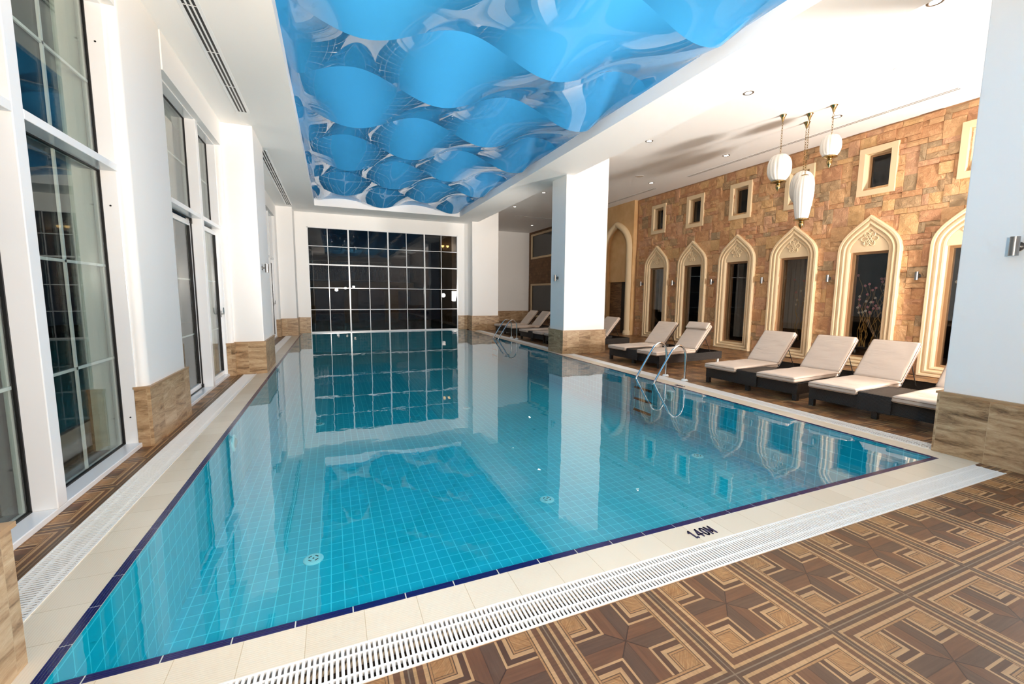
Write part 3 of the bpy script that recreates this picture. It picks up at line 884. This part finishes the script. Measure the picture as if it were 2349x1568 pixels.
for i, (za, zb, lab) in enumerate(((.33, 2.17, 'wide low window with grey blind behind the far loungers'), (3.76, 5.1, 'wide high window with grey blind at the far end of the aisle'))):
    r = empty('window_%d' % (15+i), (XS-.03, 22.135, za), lab, 'window', kind='structure')
    b = NB(); hw, h = 1.49, zb-za
    for (a, c, z0, z1) in ((-hw-.06, -hw+.05, -.06, h+.06), (hw-.05, hw+.06, -.06, h+.06), (-hw+.05, hw-.05, -.06, .05), (-hw+.05, hw-.05, h-.05, h+.06)): box(b, -.03, a, z0, .05, c, z1)
    link('frame', b, PLAST, r, bevel=.006)
    b = NB(); box(b, .03, -hw, 0, .036, hw, h); link('pane', b, DGLASS, r)
    b = NB(); box(b, .06, -hw, .28 if i == 0 else .02, .075, hw, h); partlab(link('blind', b, BLIND, r), 'grey roller blind')

# ---------------------------------------------------------------- lobby behind the stone wall
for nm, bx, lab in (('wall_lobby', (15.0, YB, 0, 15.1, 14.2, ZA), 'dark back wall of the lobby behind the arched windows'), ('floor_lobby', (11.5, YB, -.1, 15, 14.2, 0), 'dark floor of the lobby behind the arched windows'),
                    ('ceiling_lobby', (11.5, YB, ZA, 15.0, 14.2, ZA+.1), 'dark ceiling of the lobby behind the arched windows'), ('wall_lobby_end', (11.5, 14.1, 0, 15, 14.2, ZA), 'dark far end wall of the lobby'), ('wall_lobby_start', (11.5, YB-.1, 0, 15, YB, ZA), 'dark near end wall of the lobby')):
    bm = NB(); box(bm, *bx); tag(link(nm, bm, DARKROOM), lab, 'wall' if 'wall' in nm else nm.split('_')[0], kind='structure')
def curtain(y, w, z0, z1, label, x=11.95):
    b = NB(); n = 48; A = []; Bv = []
    for k in range(n+1):
        u = k/n; yy = y-w/2+w*u; xx = x+.03*math.sin(u*2*PI*8*w)
        A.append((bm_v(b, xx, yy, z0), bm_v(b, xx, yy, z1))); Bv.append((bm_v(b, xx+.012, yy, z0), bm_v(b, xx+.012, yy, z1)))
    for k in range(n):
        b.faces.new((A[k][0], A[k+1][0], A[k+1][1], A[k][1])); b.faces.new((Bv[k+1][0], Bv[k][0], Bv[k][1], Bv[k+1][1]))
    o = link('curtain', b, CURT, smooth=180); tag(o, label, 'curtain', 'curtains in the lobby')
def bm_v(b, x, y, z): return b.verts.new((x, y, z))
curtain(AY[0]+.15, 1.1, .95, 3.2, 'grey curtain behind the arched window next to the tan arch')
curtain(AY[2]+.42, .45, .3, 3.2, 'dim curtain edge behind the third arched window from the tan arch', 12.0)
curtain(AY[3]+.30, .72, .7, 3.2, 'pale grey curtain behind the arched window near the lanterns')
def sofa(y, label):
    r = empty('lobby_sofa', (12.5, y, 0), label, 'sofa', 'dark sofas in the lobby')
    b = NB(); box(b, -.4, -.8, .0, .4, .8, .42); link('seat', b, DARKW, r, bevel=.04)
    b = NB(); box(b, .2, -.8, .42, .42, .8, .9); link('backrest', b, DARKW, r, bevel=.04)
sofa(12.75, 'dark sofa behind the arched window next to the tan arch')
sofa(9.2, 'dark sofa behind the third arched window from the tan arch')
def twigs(y, n, w, label, seed, planter=True):
    rg = random.Random(seed)
    r = empty('twig_arrangement', (11.66, y, 0), label, 'twig arrangement', 'gilded twig arrangements behind the windows')
    b = NB(); box(b, -.13, -w/2, 0, .13, w/2, .42); link('planter', b, DARKW, r, bevel=.01)
    b = NB(); tips = []
    for k in range(n):
        y0 = rg.uniform(-w/2+.05, w/2-.05); x0 = rg.uniform(-.08, .08); H = rg.uniform(.8, 1.75)
        ph, am, fr = rg.uniform(0, 6), rg.uniform(.02, .05), rg.uniform(11, 17); lean = rg.uniform(-.18, .18)
        pts = []
        for q in range(25):
            t = q/24; z = .40+H*t
            pts.append((x0+am*.6*math.cos(fr*t*H/1.2+ph)*min(1, t*3), y0+lean*t+am*math.sin(fr*t*H/1.2+ph)*min(1, t*3), z))
        tube(b, pts, [.007*(1-.6*q/24) for q in range(25)], 5)
        tips += [pts[-1], pts[rg.randint(14, 22)]]
    o = link('twigs', b, TWIG, r, smooth=180); o['kind'] = 'stuff'
    for mm, nm, sel in ((PINK, 'blossoms', tips[::2]), (CREAMF, 'blossoms', tips[1::2])):
        b = NB()
        for p in sel:
            if p[2] < 1.15: continue
            for k in range(5):
                a = 2*PI*k/5
                q = Vector(p)+Vector((-.012, .018*math.cos(a), .018*math.sin(a)))
                bmesh.ops.create_icosphere(b, subdivisions=1, radius=.014, matrix=Matrix.Translation(q))
        o = link(nm, b, mm, r); o['kind'] = 'stuff'; partlab(o, 'pink blossoms' if mm is PINK else 'cream blossoms')
twigs(AY[3], 9, .6, 'sparse twigs with blossoms in a planter behind the arched window near the lanterns', 3)
twigs(AY[4], 24, .66, 'dense curly gilded twigs with pink blossoms behind the fifth arched window from the tan arch', 5)
twigs(AY[5], 24, .66, 'curly gilded twigs behind the arched window cut off by the big pillar', 9)

# ---------------------------------------------------------------- outside at the far end
bm = NB(); box(bm, -12, 19.1, -.12, 6.5, 27, -.02); box(bm, -12, YB, -.12, -2.3, 19.1, -.02)
tag(link('ground', bm, NIGHT), 'dark terrace outside the windows at night', 'ground', kind='structure')
bm = NB()
for x in (-1.2, .9, 3.0): box(bm, x-.35, 24.3, 0, x+.35, 24.7, 2.1)
box(bm, -3, 24.3, 1.75, 4.2, 24.7, 2.2)
tag(link('wall_terrace', bm, FACADE), 'dim rendered facade outside the grid window', 'wall', kind='structure')
r = empty('balcony_railing', (.9, 24.35, 2.2), 'pale metal balcony railing with ring ornaments outside the grid window', 'railing')
b = NB(); box(b, -2.1, -.02, 1.02, 2.1, .02, 1.06); box(b, -2.1, -.015, .84, 2.1, .015, .86); box(b, -2.1, -.015, .05, 2.1, .015, .08); link('rail', b, RAILW, r)
b = NB()
for k in range(28):
    x = -2.05+k*.152
    tube(b, [(x+.05*math.cos(t*2*PI/16), 0, .94+.05*math.sin(t*2*PI/16)) for t in range(16)], .008, 5, True)
    c = .45 if k % 2 else .58
    tube(b, [(x+.05*math.cos(t*2*PI/16), 0, c+.05*math.sin(t*2*PI/16)) for t in range(16)], .008, 5, True)
    cyl(b, (x, 0, .06), (x, 0, c-.05), .008, 6); cyl(b, (x, 0, c+.05), (x, 0, .85), .008, 6)
link('balusters', b, RAILW, r)
r = empty('wall_lamp', (5.55, 22.4, 4.0), 'small gilded two-arm wall lamp glowing outside the grid window', 'wall lamp')
b = NB(); cyl(b, (0,0,-.14), (0,0,.12), .018, 8)
for s in (-1, 1): tube(b, [(0,0,-.06), (s*.07,0,-.09), (s*.13,0,-.03), (s*.13,0,.02)], .011, 6)
link('arms', b, BRASS, r)
for s in (-1, 1):
    b = NB(); lathe(b, [(.03,.02),(.06,.06),(.075,.12)], 14, s*.13, 0); link('shade', b, GLOWY, r, smooth=60)
bm = NB(); box(bm, 5.3, 22.5, -.02, 6.0, 22.7, 4.7); tag(link('wall_outside', bm, FACADE), 'dark outer wall carrying the small gilded lamp', 'wall', kind='structure')

# ---------------------------------------------------------------- ceiling fittings
def downlight(x, y, z, label, lampW=14):
    r = empty('downlight', (x, y, z), label, 'downlight', 'recessed round downlights')
    b = NB(); lathe(b, [(.056,.004),(.06,-.004),(.076,-.010),(.088,-.006),(.09,.0)], 28); partlab(link('trim_ring', b, BRUSH, r, smooth=50), 'steel trim ring')
    b = NB(); lathe(b, [(0,-.003),(.06,-.003),(.06,.0),(0,.0)], 24); partlab(link('lamp', b, GLOW, r), 'glowing lamp')
    L = bpy.data.lights.new('downlight_beam', 'SPOT'); L.energy = lampW; L.color = (1,.86,.68); L.spot_size = math.radians(120); L.spot_blend = .8; L.shadow_soft_size = .05
    lo = bpy.data.objects.new('downlight_beam', L); COL.objects.link(lo); lo.location = (x, y, z-.03)
dl = [(7.13,3.30,'round downlight at the top edge of the photo, nearest in the row by the beam'), (7.16,5.95,'round downlight in the row by the beam, in front of the lanterns'), (7.18,8.64,'round downlight in the row by the beam, before the pillar'),
      (7.2,11.35,'round downlight in the row by the beam, behind the pillar'), (7.25,14.38,'round downlight in the beam row, second beyond the pillar'), (7.28,17.15,'round downlight in the beam row, furthest one'),
      (9.74,5.95,'round downlight behind the chain of the lantern hanging furthest right'), (9.75,8.66,'round downlight in the wall-side row, right above the lantern shadows'), (9.87,11.69,'round downlight in the wall-side row, beside the small round speaker'), (9.95,14.4,'round downlight in the wall-side row hidden by the pillar'),
      (10.0,17.3,'round downlight in the wall-side row beyond the pillar'), (10.04,21.25,'round downlight at the far end above the far loungers')]
for x, y, l in dl: downlight(x, y, ZA, l)
for x, y, l in ((8.66,4.32,'round white ceiling speaker nearest the camera'), (9.0,11.22,'round white ceiling speaker beyond the lanterns')):
    r = empty('ceiling_speaker', (x, y, ZA), l, 'ceiling speaker', 'round white ceiling speakers')
    b = NB(); lathe(b, [(.11,0),(.125,-.008),(.135,-.004),(.135,0)], 32); link('rim', b, ALU, r, smooth=50)
    b = NB(); lathe(b, [(0,-.004),(.111,-.004),(.111,0),(0,0)], 32); link('grille', b, m_white('speaker_mesh', lin(214,204,192), .7, .3), r)
def diffuser(x0, y0, x1, y1, z, n, label, along='y'):
    r = empty('air_diffuser', ((x0+x1)/2, (y0+y1)/2, z), label, 'air diffuser', 'linear slot diffusers in the ceilings')
    cx, cy = r.location[0], r.location[1]
    f = NB(); s = NB()
    if along == 'y':
        W = (x1-x0); p = W/n
        box(f, x0-.03-cx, y0-.03-cy, -.004, x0-cx, y1+.03-cy, 0); box(f, x1-cx, y0-.03-cy, -.004, x1+.03-cx, y1+.03-cy, 0)
        for k in range(n):
            box(s, x0+k*p+p*.2-cx, y0-cy, -.003, x0+(k+1)*p-p*.2-cx, y1-cy, -.0005)
        for k in range(n+1):
            a = x0+k*p-p*.2 if k else x0; c = x0+k*p+p*.2 if k < n else x1
            box(f, a-cx, y0-cy, -.007, c-cx, y1-cy, 0)
        m = int((y1-y0)/.9)
        for k in range(1, m):
            yy = y0+(y1-y0)*k/m; box(f, x0-cx, yy-.006-cy, -.006, x1-cx, yy+.006-cy, -.001)
    else:
        H = (y1-y0); box(s, x0-cx, y0-cy, -.003, x1-cx, y1-cy, -.0005)
        box(f, x0-.02-cx, y0-.02-cy, -.004, x1+.02-cx, y0-cy, 0); box(f, x0-.02-cx, y1-cy, -.004, x1+.02-cx, y1+.02-cy, 0)
    link('frame', f, CEIL if z > 5 else ALU, r); partlab(link('slots', s, GASKET if z < 5 else plain('slot_shadow', lin(120,108,96), .6), r), 'dark slots')
diffuser(-1.40, 3.0, -1.25, 8.97, ZC, 3, 'three-slot air diffuser in the ceiling above the nearest left window')
diffuser(-1.40, 11.12, -1.25, 17.48, ZC, 3, 'three-slot air diffuser in the ceiling beyond the square column')
diffuser(10.33, 4.33, 10.45, 10.62, ZA, 2, 'long slot diffuser in the aisle ceiling behind the lanterns')
diffuser(10.42, 12.2, 10.54, 16.5, ZA, 2, 'slot diffuser in the aisle ceiling beside the tan arch')
diffuser(8.15, 19.05, 10.25, 19.11, ZA, 1, 'slot diffuser crossing the ceiling of the far aisle', 'x')

# ---------------------------------------------------------------- lanterns
def lantern(x, y, prof_, cap_z, plate_z, plate_r, tip_z, cap_r, label, name='pendant_lantern'):
    r = empty(name, (x, y, ZA), label, 'lantern', 'white pleated hanging lanterns')
    Z = lambda z: z-ZA
    b = NB(); lathe(b, [(.012,-.13),(.02,-.11),(.03,-.07),(.052,-.02),(.064,-.008),(.064,0)], 24); partlab(link('canopy', b, BRASS, r, smooth=60), 'brass ceiling canopy')
    b = NB(); z = -.13; k = 0; L = .062
    cyl(b, (0,0,-.10), (0,0,-.16), .006, 8)
    zt = Z(cap_z)+.03
    z = -.155
    while z-L > zt-.03:
        pts = []
        for q in range(12):
            t = 2*PI*q/12; a, c = .014*math.cos(t), (L/2)*math.sin(t)
            pts.append((a, 0, z-L/2+c) if k % 2 else (0, a, z-L/2+c))
        tube(b, pts, .0038, 5, True); z -= L-.012; k += 1
    cyl(b, (0,0,z), (0,0,Z(cap_z)), .006, 8)
    partlab(link('chain', b, BRASS, r, smooth=60), 'brass chain')
    b = NB(); lathe(b, [(.012,Z(cap_z)+.03),(.03,Z(cap_z)+.02),(cap_r,Z(cap_z)),(cap_r,Z(cap_z)-.012),(.0,Z(cap_z)-.012)], 32); partlab(link('cap', b, BRASS, r, smooth=50), 'brass top cap')
    b = NB(); lathe(b, [(rr, Z(zz)) for rr, zz in prof_], 96, gore=.05, ng=16); link('shade', b, LAMPW, r, smooth=50)
    b = NB(); lathe(b, [(0,Z(plate_z)+.03),(plate_r*.8,Z(plate_z)+.03),(plate_r,Z(plate_z)+.008),(plate_r,Z(plate_z)-.004),(plate_r*.6,Z(plate_z)-.012),(.05,Z(plate_z)-.03),(0,Z(plate_z)-.03)], 32); partlab(link('plate', b, BRASS, r, smooth=40), 'brass bottom plate')
    h = plate_z-.03-tip_z
    b = NB(); lathe(b, [(.04,Z(plate_z)-.03),(.034,Z(plate_z)-.045),(.05,Z(plate_z)-.06),(.05,Z(tip_z)+h*.62),(.036,Z(tip_z)+h*.35),(.018,Z(tip_z)+h*.18),(.010,Z(tip_z)+h*.1),(.008,Z(tip_z)+.01),(0,Z(tip_z))], 24); partlab(link('finial', b, BRASS, r, smooth=50), 'brass finial')
    L_ = r; return r
def ball(cz, R, H, z0, z1, n=18):
    out = []
    for k in range(n+1):
        z = z0+(z1-z0)*k/n; q = max(0, 1-abs((z-cz)/H)**2.3); out.append((R*q**(1/2.3), z))
    return out[::-1]
lantern(8.66, 6.34, ball(4.25, .222, .285, 3.97, 4.51), 4.515, 3.965, .145, 3.78, .07, 'round white pleated lantern hanging leftmost of the group')
lantern(9.09, 6.08, [(.05,4.085),(.09,4.065),(.14,3.99),(.172,3.89),(.186,3.77),(.18,3.66),(.162,3.52),(.142,3.38),(.125,3.27),(.112,3.215)], 4.09, 3.19, .14, 3.01, .065, 'vase-shaped white pleated lantern hanging lowest in front')
lantern(9.47, 6.38, ball(3.95, .23, .35, 3.60, 4.29), 4.30, 3.60, .14, 3.42, .07, 'round white pleated lantern half hidden behind the vase-shaped one')
lantern(9.12, 5.64, ball(4.54, .178, .225, 4.33, 4.73), 4.735, 4.33, .125, 4.12, .06, 'small round white pleated lantern hanging highest, rightmost of the group')

# ---------------------------------------------------------------- wall sconces
def make_sconce():
    r = empty('wall_sconce', (0,0,0), 'x', 'wall sconce', 'steel cylinder wall sconces')
    b = NB(); lathe(b, [(.027,-.085),(.033,-.085),(.033,.085),(.027,.085),(.027,.077),(0,.077)], 24, 0, 0); lathe(b, [(0,-.077),(.027,-.077),(.027,-.085)], 24); link('body', b, BRUSH, r, smooth=40)
    b = NB(); tube(b, [(0,0,0),(.075,0,0)], .018, 14); tube(b, [(.073,0,0),(.085,0,0)], .042, 24); link('mount', b, BRUSH, r, smooth=40)
    return r
s0 = make_sconce()
sl = [(13.5,'steel cylinder sconce on the stone wall next to the tan arch'), (11.83,'steel cylinder sconce between the first and second arched windows from the tan arch'), (10.14,'steel cylinder sconce between the second and third arched windows from the tan arch'),
      (8.40,'steel cylinder sconce between the third and fourth arched windows from the tan arch'), (6.67,'steel cylinder sconce between the fourth and fifth arched windows from the tan arch'), (4.95,'steel cylinder sconce on the stone wall beside the cut-off arched window')]
s0.location = (XS-.105, sl[0][0], 2.045); s0['label'] = sl[0][1]
for y, l in sl[1:]: dup(s0, (XS-.105, y, 2.045), 0, l)
dup(s0, (5.71-.087, 10.38, 2.05), 0, 'steel cylinder sconce on the pool side of the middle pillar')
dup(s0, (5.80-.087, 1.865, 2.07), 0, 'steel cylinder sconce on the big pillar at the right edge')
dup(s0, (-1.285+.087, 9.86, 2.08), PI, 'steel cylinder sconce on the square column by the glass door')

# ---------------------------------------------------------------- double sun loungers
def cushion(bm, x0, y0, z0, x1, y1, z1, r=.035, sub=14, seed=1):
    rg = random.Random(seed)
    t = bmesh.new(); box(t, x0, y0, z0, x1, y1, z1)
    bmesh.ops.bevel(t, geom=list(t.edges), offset=r, segments=3, profile=.6, affect='EDGES')
    long = [e for e in t.edges if e.calc_length() > .25]
    bmesh.ops.subdivide_edges(t, edges=long, cuts=sub, use_grid_fill=True)
    ph = [rg.uniform(0, 6) for _ in range(6)]
    for v in t.verts:
        u = (v.co.x-x0)/(x1-x0); w = (v.co.y-y0)/(y1-y0)
        pil = math.sin(PI*min(max(u, 0), 1))**.35*math.sin(PI*min(max(w, 0), 1))**.35 if 0 < u < 1 and 0 < w < 1 else 0
        if v.co.z > (z0+z1)/2:
            v.co.z += .012*pil+.004*math.sin(u*17+ph[0]+2*math.sin(w*4+ph[1]))*pil+.003*math.sin(u*31+w*9+ph[2])*pil
    me = bpy.data.meshes.new('t'); t.to_mesh(me); t.free(); bm.from_mesh(me); bpy.data.meshes.remove(me)
def loop_pipe(bm, x0, y0, x1, y1, z, r=.035, t=.0045):
    pts = []
    for cx, cy, a in ((x1-r, y1-r, 0), (x0+r, y1-r, PI/2), (x0+r, y0+r, PI), (x1-r, y0+r, 1.5*PI)):
        pts += [(cx+r*math.cos(a+PI/2*k/4), cy+r*math.sin(a+PI/2*k/4), z) for k in range(5)]
    tube(bm, pts, t, 5, True)
HW = .81; LEN = 2.12; HX = 1.20; ANG = math.radians(47)
def make_lounger():
    r = empty('double_sun_lounger', (0,0,0), 'x', 'sun lounger', 'double wicker loungers by the stone wall')
    b = NB(); W = .03
    box(b, 0, -HW, .10, W, HW, .275); box(b, LEN-W, -HW, .10, LEN, HW, .275)
    for s in (-1, 1): box(b, W, s*HW if s < 0 else HW-W, .10, LEN-W, -HW+W if s < 0 else HW, .275)
    box(b, W, -HW+W, .245, HX+.05, HW-W, .27)
    box(b, HX+.05, -.03, .12, LEN-W, .03, .26)
    link('base', b, WICK, r, bevel=.008)
    for y in (-HW+.035, 0, HW-.035):
        b = NB(); box(b, .01, y-.032, 0, .075, y+.032, .10); link('leg', b, WICK, r)
    for y in (-HW+.06, HW-.06):
        b = NB(); box(b, LEN-.10, y-.02, 0, LEN-.05, y+.02, .10); partlab(link('leg', b, DISC, r), 'white rear leg')
    b = NB(); box(b, -.03, -.185, .10, .0, .185, .335); box(b, 0, -.185, .275, .80, .185, .335); link('table_top', b, WICK, r, bevel=.006)
    for s in (-1, 1):
        ya, yb = (.19, .80) if s > 0 else (-.80, -.19)
        b = NB(); cushion(b, -.075, ya, .278, HX, yb, .365, seed=3+s); sc = link('seat_cushion', b, FAB, r, smooth=60)
        b = NB(); loop_pipe(b, -.077, ya-.002, HX+.002, yb+.002, .345); loop_pipe(b, -.077, ya-.002, HX+.002, yb+.002, .30); partlab(link('piping', b, PIPE, sc), 'taupe piping')
        # backrest, built flat then tilted about the hinge
        M = Matrix.Translation((HX, 0, .30)) @ Matrix.Rotation(-ANG, 4, 'Y')
        def tilt(bb):
            bmesh.ops.transform(bb, matrix=M, verts=bb.verts)
        b = NB(); box(b, .0, ya+.01, -.03, .80, ya+.05, -.005); box(b, .0, yb-.05, -.03, .80, yb-.01, -.005); box(b, .76, ya+.05, -.03, .80, yb-.05, -.005); box(b, .0, ya+.05, -.022, .76, yb-.05, -.010)
        tilt(b); fr = link('backrest_frame', b, WICK, r)
        b = NB(); cushion(b, .03, ya, -.003, .79, yb, .075, seed=8+s); tilt(b); bc = link('back_cushion', b, FAB, r, smooth=60)
        b = NB(); loop_pipe(b, .028, ya-.002, .792, yb+.002, .055); loop_pipe(b, .028, ya-.002, .792, yb+.002, .012); tilt(b); partlab(link('piping', b, PIPE, bc), 'taupe piping')
        b = NB()
        top = M @ Vector((.45, 0, -.03))
        for y in (ya+.03, yb-.03): tube(b, [(top.x, y, top.z), (top.x+.22, y, .25)], .007, 6)
        tube(b, [(top.x+.11, ya+.03, (top.z+.25)/2), (top.x+.11, yb-.03, (top.z+.25)/2)], .006, 6)
        partlab(link('support_strut', b, BLACK, fr), 'thin black support struts')
    return r
GL = 'double wicker loungers by the stone wall'
l0 = make_lounger(); l0.location = (6.45, 5.02, 0); l0.rotation_euler = (0,0,math.radians(4.7)); l0['label'] = 'double black wicker lounger with beige cushions between the nearer pool ladder and the end lounger'
dup(l0, (6.53, 3.20, 0), math.radians(4.0), 'double wicker lounger partly hidden by the big pillar at the right', GL)
dup(l0, (6.47, 8.06, 0), math.radians(5.5), 'double wicker lounger directly behind the nearer pool ladder', GL)
dup(l0, (6.42, 11.52, 0), math.radians(4.5), 'double wicker lounger mostly hidden behind the middle pillar', GL)
dup(l0, (6.30, 13.27, 0), math.radians(4.5), 'double wicker lounger seen left of the middle pillar, its foot end showing', GL)
dup(l0, (6.35, 15.95, 0), math.radians(5.0), 'double wicker lounger furthest away, behind the far pool ladder', GL)
# extra roll pillow folded over one backrest
b = NB(); cushion(b, .60, -.79, .094, .80, -.20, .135, r=.022, sub=8, seed=21)
bmesh.ops.transform(b, matrix=Matrix.Translation((HX, 0, .30)) @ Matrix.Rotation(-ANG, 4, 'Y'), verts=b.verts)
o = link('headrest_pillow', b, FAB, smooth=60); o.location = (6.47, 8.06, 0); o.rotation_euler = (0,0,math.radians(5.5))
tag(o, 'beige headrest pillow strapped over the top of a lounger back behind the nearer ladder', 'pillow')

# ---------------------------------------------------------------- pool ladders
def make_ladder():
    r = empty('pool_ladder', (0,0,0), 'x', 'pool ladder', 'stainless pool ladders')
    path = [(.475,0),(.475,.25),(.472,.47),(.455,.555),(.41,.625),(.35,.668),(.285,.680),(.215,.655),(.15,.605),(.085,.515),(-.08,.27),(-.22,.06),(-.262,-.02),(-.27,-.12),(-.27,-.72)]
    for s in (-1, 1):
        b = NB(); tube(b, [(x, s*.25, z) for x, z in path], .0205, 14); link('handrail', b, STEEL, r, smooth=60)
        b = NB(); lathe(b, [(.021,.035),(.05,.03),(.062,.012),(.062,0)], 24, .475, s*.25); partlab(link('flange', b, DISC, r, smooth=50), 'white flange')
    for k in range(3):
        z = -.16-.22*k
        b = NB(); box(b, -.31, -.235, z-.012, -.235, .235, z+.012); partlab(link('step', b, TREAD, r, bevel=.006), 'dark tread under water')
    return r
k0 = make_ladder(); k0.location = (5.62, 6.30, 0); k0['label'] = 'stainless steel pool ladder in front of the loungers, nearer to the camera'
dup(k0, (5.615, 14.30, 0), 0, 'stainless steel pool ladder further away, beyond the middle pillar')

# ---------------------------------------------------------------- light
def area(name, loc, target, sx, sy, energy, col, spread=180):
    L = bpy.data.lights.new(name, 'AREA'); L.shape = 'RECTANGLE'; L.size = sx; L.size_y = sy; L.energy = energy; L.color = col; L.spread = math.radians(spread)
    o = bpy.data.objects.new(name, L); COL.objects.link(o); o.location = loc
    d = Vector(target)-Vector(loc); o.rotation_euler = d.to_track_quat('-Z', 'Y').to_euler(); return o
area('photo_softbox', (9.75, .6, 1.40), (4.2, 7.2, 5.3), .75, .95, 690, (1,.93,.86))
area('camera_flash', (1.0, -.6, 2.0), (1.5, 4.2, 4.6), .14, .14, 190, (1,.87,.74))
area('added_ceiling_fill', (1.6, .2, 2.1), (1.5, 5.4, 6.4), .14, .14, 215, (1,.82,.64), 112)  # added uplight without a known source, brightens ceiling and membrane
def spot(name, loc, target, ang, blend, energy, col, r=.12):
    L = bpy.data.lights.new(name, 'SPOT'); L.energy = energy; L.color = col; L.spot_size = math.radians(ang); L.spot_blend = blend; L.shadow_soft_size = r
    o = bpy.data.objects.new(name, L); COL.objects.link(o); o.location = loc
    d = Vector(target)-Vector(loc); o.rotation_euler = d.to_track_quat('-Z', 'Y').to_euler(); return o
spot('added_far_end_fill', (.3, -.4, 1.85), (2.4, 18, 3.4), 42, 1, 3300, (1,.91,.82))  # invented narrow fill from the camera side, lifts the far end wall
spot('added_left_fill', (2.6, -1.0, 3.2), (-1.7, 5.2, .5), 48, 1, 760, (1,.85,.70))  # extra unseen fill, brightens the left coping and window wall

spot('added_far_ceiling_fill', (6.35, 11.3, 1.5), (2.6, 15.2, 4.9), 105, 1, 270, (1,.90,.80))  # unseen lamp added behind the middle pillar to lift the far ceiling

w = bpy.data.worlds.new('night'); C.world = w; w.use_nodes = True
w.node_tree.nodes['Background'].inputs[0].default_value = (.02,.03,.05,1); w.node_tree.nodes['Background'].inputs[1].default_value = .3

# ---------------------------------------------------------------- camera
cam = bpy.data.cameras.new('camera'); co = bpy.data.objects.new('camera', cam); COL.objects.link(co); C.camera = co
R = ((.9223010469, -.3863881139, .0080625206), (-.0356515403, -.1058353914, -.9937443522), (.384824306, .9162440152, -.1113874237))
M = Matrix(((R[0][0], -R[1][0], -R[2][0], 0), (R[0][1], -R[1][1], -R[2][1], 0), (R[0][2], -R[1][2], -R[2][2], 1.6), (0,0,0,1)))
co.matrix_world = M
cam.sensor_fit = 'HORIZONTAL'; cam.sensor_width = 36; cam.lens = 975.737/2349*36; cam.clip_start = .05; cam.clip_end = 200

C.view_settings.view_transform = 'Standard'; C.view_settings.look = 'None'; C.view_settings.gamma = 1; C.view_settings.use_curve_mapping = False
C.view_settings.exposure = 0.35
cy = C.cycles
cy.use_denoising = True; cy.use_adaptive_sampling = True; cy.adaptive_threshold = .08; cy.adaptive_min_samples = 12
cy.max_bounces = 7; cy.diffuse_bounces = 4; cy.glossy_bounces = 3; cy.transmission_bounces = 4; cy.transparent_max_bounces = 16
cy.caustics_reflective = False; cy.caustics_refractive = False; cy.sample_clamp_indirect = 6; cy.blur_glossy = .5
